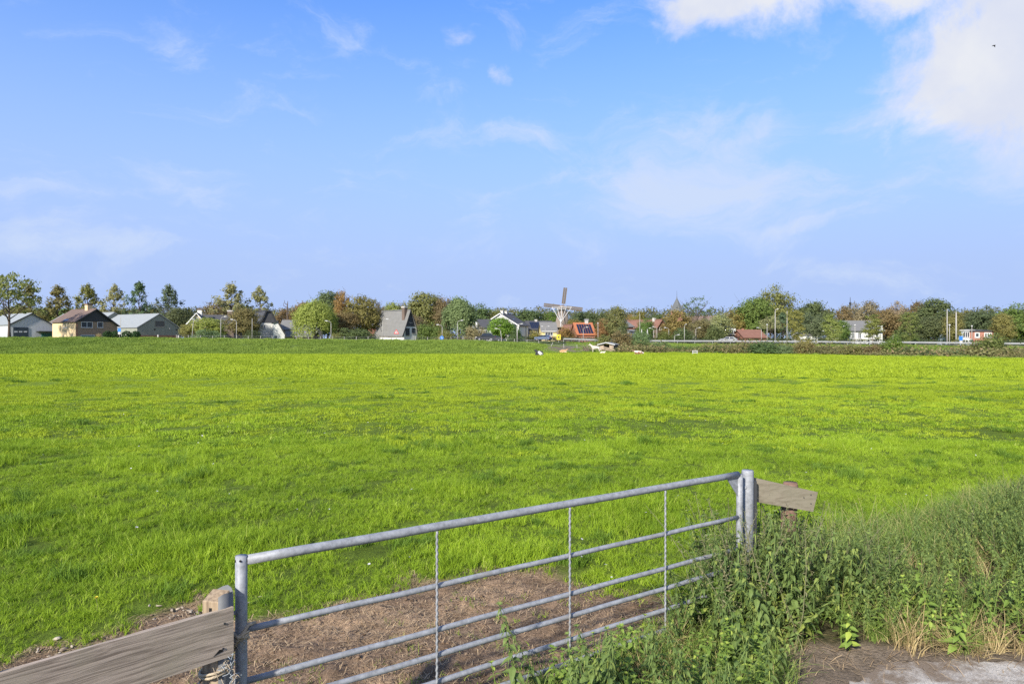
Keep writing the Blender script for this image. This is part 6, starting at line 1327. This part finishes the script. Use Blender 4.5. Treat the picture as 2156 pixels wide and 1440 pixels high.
# ------------------------------------------------------------------ weeds of the verge
M_nettle = mat_leaf('nettle_leaf', (.065, .115, .03), (.20, .27, .075), .30, nscale=1.6, c3=(.26, .31, .07), n2amt=.45)
M_young = mat_leaf('young_nettle_leaf', (.115, .19, .035), (.235, .33, .065), .32, nscale=2.0, c3=(.32, .40, .07), n2amt=.4)
M_mug = mat_leaf('seeded_weed', (.145, .155, .075), (.26, .25, .13), .25, nscale=1.8, c3=(.30, .25, .13), n2amt=.4)
M_stem = mat_leaf('weed_stem', (.13, .15, .06), (.24, .22, .10), .1, nscale=2)
def leaf_geo(base, dirv, up, ln, wd, droop, fold=.25):
    """pointed leaf, folded on its midrib, 3 cells long"""
    d = Vector(dirv).normalized(); u = (Vector(up) - d * d.dot(Vector(up))).normalized(); s = d.cross(u); V = []; F_ = []
    for t, w in ((0, .10), (.28, 1.0), (.62, .72), (1, 0)):
        c = Vector(base) + d * ln * t - Vector((0, 0, droop * ln * t * t)); e = s * (wd * .5 * w); lift = u * (fold * wd * .5 * w); V += [tuple(c - e + lift), tuple(c), tuple(c + e + lift)]
    for k in range(3): a = 3 * k; F_ += [(a, a + 1, a + 4, a + 3), (a + 1, a + 2, a + 5, a + 4)]
    return V, F_
def weed(name, seed, ht, nodes, ln, wd, mat, droop=.5, stemr=.0035, spread=.12, side=0, tassel=0):
    q = random.Random(seed); V = []; F_ = []; vv = []; lx, ly = q.uniform(-spread, spread), q.uniform(-spread, spread)
    def path(t): return Vector((lx * t * t * ht, ly * t * t * ht, ht * t))
    def put(base, d, up, l, w, dr):
        a, b = leaf_geo(base, d, up, l, w, dr); o = len(V); V.extend(a); F_.extend([tuple(o + i for i in f) for f in b]); r_ = q.random(); vv.extend([r_] * len(a))
    for i in range(nodes):
        t = .16 + .84 * (i + .5) / nodes; c = path(t); w0 = i * 1.57 + q.uniform(-.4, .4); sz = (1.0 - .65 * max(0, t - .45) / .55) * (.75 + .4 * q.random())
        for k in (0, math.pi):
            a = w0 + k + q.uniform(-.3, .3); d = Vector((math.cos(a), math.sin(a), q.uniform(-.25, .45))); put(c, d, (0, 0, 1), ln * sz, wd * sz, droop * q.uniform(.5, 1.3))
            if tassel and t > .4:
                for z in range(2):
                    a2 = a + q.uniform(-.7, .7); d = Vector((math.cos(a2), math.sin(a2), -.2)); put(c, d, (0, 0, 1), ln * .55, .006, 1.4)
        for z in range(side):
            a = q.random() * 6.28; d = Vector((math.cos(a), math.sin(a), .9)); b = c + d * q.uniform(.02, .10); put(b, d + Vector((q.uniform(-.5, .5), q.uniform(-.5, .5), 0)), (0, 0, 1), ln * .5 * sz, wd * .5 * sz, .3)
    for k in range(5): a = k * 1.26; put(path(1.0), (math.cos(a), math.sin(a), .8), (0, 0, 1), ln * .38, wd * .38, .3)
    n0 = len(V); m = MB().tube([path(t) for t in (0, .35, .7, 1)], [stemr, stemr * .9, stemr * .7, stemr * .35], 4, False); V += m.v; F_ += [tuple(n0 + i for i in f) for f in m.f]; vv += [.35] * len(m.v)
    me = bpy.data.meshes.new(name); me.from_pydata(V, [], F_); a = me.attributes.new('v', 'FLOAT', 'POINT'); a.data.foreach_set('value', vv); me.materials.append(mat); return me
def tuft(name, seed, n, h0, h1, w, mat, rad=.05, lean=1.15, seg=5, droop=.6):
    q = np.random.default_rng(seed); V, fs, v = blades(n, q.normal(0, rad, (n, 2)), h0 + (h1 - h0) * q.random(n), w, lean, seg, seed, droop); return np_mesh(name, V, fs, mat, v)
NET = [weed('nettle', 400 + i, .62, 15, .074, .040, M_nettle, .7, tassel=1, spread=.35) for i in range(5)]
YNG = [weed('young_nettle', 420 + i, .34, 7, .075, .044, M_young, .45) for i in range(4)]
MUG = [weed('seeded_weed', 440 + i, .72, 17, .042, .013, M_mug, .3, side=4, spread=.2) for i in range(4)]
TAL = [tuft('tall_grass', 460 + i, 60, .25, .70, .0085, M_tall, .05, 1.25) for i in range(4)]
LOW = [tuft('verge_grass', 470 + i, 80, .14, .36, .006, M_tall, .06, .9) for i in range(3)]
DRY = [tuft('dry_grass', 480 + i, 60, .16, .42, .0048, M_dry, .05, 1.1) for i in range(3)]
def put(name, P, st, seed, keep, meshes, scale, label, cat, tilt=.22):
    xs = [p[0] for p in P]; ys = [p[1] for p in P]
    x, y, r = jgrid(min(xs), max(xs), min(ys), max(ys), st, seed, keep); n = len(x); s = scale(x, y, r)
    rot = np.stack([r.normal(0, tilt, n), r.normal(0, tilt, n), r.random(n) * 6.283], 1)
    scatter(name, np.stack([x, y, hgt(x, y) - .01], 1), rot, s, r.integers(0, len(meshes), n), meshes, label, cat)
def verge():
    sd = lambda x, y: poly_sdf(x, y, VERGE); fd = lambda x, y: poly_sdf(x, y, FRONT)
    lim = lambda x, y: (np.abs(x) < .8 * y + 1.2) & (y < 17)
    # low at the track side, higher towards the ditch
    def rise(x, y):
        b = np.interp(x, [1.2, 2.3, 3.0, 4.6, 5.6, 8.0], [.85, .95, .62, .60, .80, .70])
        return b * (.62 + .38 * sstep(5.15, 5.8, y) + .22 * (fbm(x, y, 1.4, 60) - .5) * 2) * (1 - .25 * sstep(7.5, 10.5, y))
    put('nettle_bed', VERGE, .095, 31, lambda x, y, r: (sd(x, y) < -.05) & lim(x, y) & (r.random(len(x)) < .30 + .7 * sstep(.38, .58, fbm(x, y, .9, 61))) & (y > 5.28), NET, lambda x, y, r: (.85 + .4 * r.random(len(x))) * rise(x, y), 'dense dusty green nettles filling the verge beside the gate', 'nettles')
    put('seeded_weeds', VERGE, .15, 32, lambda x, y, r: (sd(x, y) < -.05) & lim(x, y) & (y > 5.6) & (r.random(len(x)) < sstep(.46, .62, fbm(x, y, .7, 62))), MUG, lambda x, y, r: (.75 + .5 * r.random(len(x))) * rise(x, y), 'grey green seeded weeds mixed into the nettles', 'weeds', .2)
    put('tall_verge_grass', VERGE, .17, 33, lambda x, y, r: (sd(x, y) < .1) & lim(x, y) & (r.random(len(x)) < .22 + .6 * sstep(.48, .62, fbm(x, y, .8, 63))), TAL, lambda x, y, r: (.7 + .5 * r.random(len(x))) * rise(x, y), 'tall arching grass among the verge nettles', 'grass', .2)
    put('young_nettles', VERGE, .12, 34, lambda x, y, r: (sd(x, y) < .04) & lim(x, y) & (y < 5.75) & (r.random(len(x)) < .25 + .75 * sstep(.42, .56, fbm(x, y, 1.2, 64))), YNG, lambda x, y, r: (.7 + .6 * r.random(len(x))), 'fresh green young nettles along the track edge', 'nettles', .2)
    put('dry_verge_grass', VERGE, .10, 35, lambda x, y, r: (sd(x, y) < .06) & lim(x, y) & (((y < 5.22) & (x > 2.75) & (x < 4.1) & (r.random(len(x)) < .28)) | (r.random(len(x)) < .035)), DRY, lambda x, y, r: .65 + .5 * r.random(len(x)), 'bleached dry grass hanging over the track edge', 'grass', .35)
    put('gate_post_weeds', [(1.7, 5.5), (3.2, 6.35)], .085, 45, lambda x, y, r: (x > 1.75) & (y < 6.3) & (y > 5.55), NET + MUG, lambda x, y, r: (.95 + .4 * r.random(len(x))) * np.interp(x, [1.75, 2.5, 3.2], [1.05, 1.02, .75]), 'highest weeds crowding the steel post and plywood board', 'weeds', .2)
    put('gate_end_weeds', [(1.2, 4.95), (2.2, 5.7)], .08, 46, lambda x, y, r: (x > 1.25) & (y < 5.62) & (y > 5.0) & (y < 4.55 + .676 * x - .10) & (r.random(len(x)) < .85), NET + MUG[:2], lambda x, y, r: (.85 + .45 * r.random(len(x))) * np.interp(x, [1.2, 1.6, 2.2], [.6, 1.05, 1.2]), 'leafy weed mound hiding the lower end of the gate', 'weeds', .25)
    bank = [(1.9, 5.9), (16, 5.9), (16, 17), (1.9, 17)]
    put('ditch_grass', bank, .17, 36, lambda x, y, r: (sd(x, y) > -.15) & (sd(x, y) < .45 + .5 * fbm(x, y, .6, 65)) & lim(x, y) & (y > 6.3), TAL + LOW, lambda x, y, r: (.52 + .35 * r.random(len(x))) * (1 - .4 * sstep(8, 12, y)), 'long green grass on the ditch edge behind the nettles', 'grass', .15)
    # growth in front of the gate
    put('gate_nettles', FRONT, .085, 37, lambda x, y, r: (fd(x, y) < 0) & (y > 3.3) & (r.random(len(x)) < .35 + .65 * sstep(.40, .55, fbm(x, y, 1.6, 66))), YNG + NET[:1], lambda x, y, r: (.75 + .5 * r.random(len(x))) * np.where(y > 4.9, .75, .95), 'fresh nettles growing up through the lower gate bars', 'nettles', .2)
    put('gate_grass', FRONT, .10, 38, lambda x, y, r: (fd(x, y) < .06) & (y > 3.3) & (r.random(len(x)) < .8), LOW, lambda x, y, r: .65 + .5 * r.random(len(x)), 'long grass tufts in front of the gate', 'grass', .25)
    put('dry_gate_grass', FRONT, .2, 39, lambda x, y, r: (fd(x, y) < -.1) & (y > 3.5) & (np.abs(x - .95) < .4), DRY, lambda x, y, r: .6 + .5 * r.random(len(x)), 'a few bleached stalks in the grass before the gate', 'grass', .3)
    mudp = [(-4.2, 3.0), (1.6, 3.0), (1.6, 6.9), (-4.2, 6.9)]
    put('sparse_grass', mudp, .16, 40, lambda x, y, r: (mud_mask(x, y) > .5) & (r.random(len(x)) < .06 + .35 * (y < 5.0) * (x < -.6) + .25 * (fbm(x, y, 1.5, 67) > .58)), [tuft('sparse', 490 + i, 22, .02, .08, .004, M_grass, .05, 1.0, 3) for i in range(3)], lambda x, y, r: .7 + .6 * r.random(len(x)), 'thin grass sprouting in the trampled mud', 'grass', .2)
verge()
def dock(px, D, label, seed, n=10, L0=.26, name='dock_plant', mat=None, ht=.35):
    x = ux(px) * D; q = random.Random(seed); r = empty(name, (x, D, gz(x, D)), 0, label, 'plant'); mat = mat or mat_leaf('dock_leaf', (.12, .20, .035), (.22, .32, .06), .3, nscale=6, n2amt=.7, rough=.45, spec=.3)
    for i in range(n):
        a = i * 2.4 + q.uniform(-.3, .3); el = q.uniform(.35, 1.0); d = Vector((math.cos(a) * math.cos(el), math.sin(a) * math.cos(el), math.sin(el))); ln = L0 * q.uniform(.7, 1.2); wd = ln * .46; V = []; F_ = []; u = Vector((0, 0, 1)); u = (u - d * d.dot(u)).normalized(); s = d.cross(u); zc = q.uniform(.12, 1.0) * ht * .5
        c0 = d * ln * .35 + Vector((0, 0, zc)); ns = 9
        for k in range(ns):
            t = k / (ns - 1); w = wd * .5 * (math.sin(math.pi * min(1, t * .92 + .08)) ** .75) * (1 - .15 * t) + .002; c = c0 + d * ln * t - Vector((0, 0, .55 * ln * t * t)); wv = .10 * wd * math.sin(k * 2.1 + i); V += [tuple(c - s * w + u * (w * .35 + wv)), tuple(c - s * w * .5 + u * w * .1), tuple(c), tuple(c + s * w * .5 + u * w * .1), tuple(c + s * w + u * (w * .35 - wv))]
        for k in range(ns - 1):
            for j in range(4): b = 5 * k + j; F_.append((b, b + 1, b + 6, b + 5))
        me = bpy.data.meshes.new('leaf'); me.from_pydata(V, [], F_); at_ = me.attributes.new('v', 'FLOAT', 'POINT'); at_.data.foreach_set('value', [q.random()] * len(V)); me.materials.append(mat); me.polygons.foreach_set('use_smooth', [True] * len(F_)); lf = link('leaf', me, r)
        MB().tube([(0, 0, 0), c0 * .6 + Vector((0, 0, -.01)), c0], [.005, .004, .003], 5).build('stalk', M_stem, lf)
dock(1512, 5.30, 'broad leaved dock plant before the hidden end of the gate', 3, 12, .24, ht=.55)
dock(1566, 5.24, 'yellow green dock plant beside the dark leaved weed', 5, 8, .20, ht=.35)
dock(1612, 5.38, 'dark leaved coarse weed standing out of the nettles', 7, 14, .17, 'coarse_weed', mat_leaf('coarse_leaf', (.055, .115, .04), (.11, .19, .065), .25, nscale=6), ht=.95)
def dandelion():
    D = 5.8; x = ux(203) * D; z = gz(x, D); r = empty('dandelion', (x, D, z), 0, 'single yellow dandelion in the grass behind the plank fence', 'flower'); MB().tube([(0, 0, 0), (.01, 0, .07), (.0, 0, .13)], .0022, 5).build('stalk', M_stem, r)
    m = MB()
    for i in range(26):
        a = i * 2.4; el = .25 + .9 * (i / 26); d = Vector((math.cos(a) * math.cos(el), math.sin(a) * math.cos(el), math.sin(el))) * .020; s = Vector((-math.sin(a), math.cos(a), 0)) * .003; b = Vector((0, 0, .13)); m.poly([b - s * .4, b + s * .4, b + d + s, b + d - s])
    m.build('flower_head', M_yel, r)
dandelion()
def daisies():
    r = np.random.default_rng(70); n = 120; y = 6.5 + 16 * r.random(n) ** 1.3; x = (r.random(n) - .5) * 1.45 * y; k = grass_no(x, y) < .2; x, y = x[k], y[k]
    m = MB()
    for i in range(7): a = i * .9; d = Vector((math.cos(a), math.sin(a), .25)) * .013; s = Vector((-math.sin(a), math.cos(a), 0)) * .005; m.poly([-s * .5, s * .5, d + s, d - s])
    me = m.mesh('daisy', M_white); n = len(x)
    scatter('daisies', np.stack([x, y, hgt(x, y) + .07 + .03 * r.random(n)], 1), np.stack([r.normal(.3, .2, n), r.normal(0, .2, n), r.random(n) * 6], 1), .7 + .6 * r.random(n), np.zeros(n, int), [me], 'scattered tiny white daisies in the pasture', 'flowers')
daisies()
def bank_weeds():
    # tangled herbs between pasture and road
    M_w = mat_leaf('bank_weed_leaf', (.11, .115, .04), (.21, .20, .08), .25, nscale=.10, c3=(.26, .19, .10), n2amt=.6)
    def clump(seed):
        q = np.random.default_rng(seed); C = q.normal(0, 1, (150, 3)) * np.array([.55, .55, .30]); C[:, 2] = np.abs(C[:, 2]) * 1.3; V, f, v = leaf_quads(C, q.normal(size=(150, 3)) + np.array([0, 0, .5]), .10, seed); return np_mesh('weed_clump', V, [(4, f)], M_w, v)
    src = [clump(500 + i) for i in range(5)]
    e = lambda x, y: np.interp(x / y, [ux(p) for p in (1200, 1300, 1620, 1880, 2156, 2900)], [132, 136, 124, 106, 94, 80])
    def keep(x, y, r):
        px = x / y * F + CX; t = y - e(x, y); den = np.interp(px, [1290, 1330, 1700, 1900, 1960, 2040, 2070, 2200], [.1, .9, .9, .8, .25, .35, .8, .8]); return (px > 1285) & (np.abs(x) < .8 * y + 5) & (t > 0) & (t < 13) & (r.random(len(x)) < den * np.where(t < 9, 1, .5))
    x, y, r = jgrid(15, 125, 78, 156, .95, 41, keep); n = len(x); s = (.8 + .8 * r.random(n)) * np.where(fbm(x, y, .12, 70) > .5, 1.25, .8)
    scatter('bank_weeds', np.stack([x, y, hgt(x, y) - .05], 1), np.stack([np.zeros(n), np.zeros(n), r.random(n) * 6.28], 1), s, r.integers(0, 5, n), src, 'brown and olive weeds tangled along the ditch bank below the road', 'weeds')
bank_weeds()
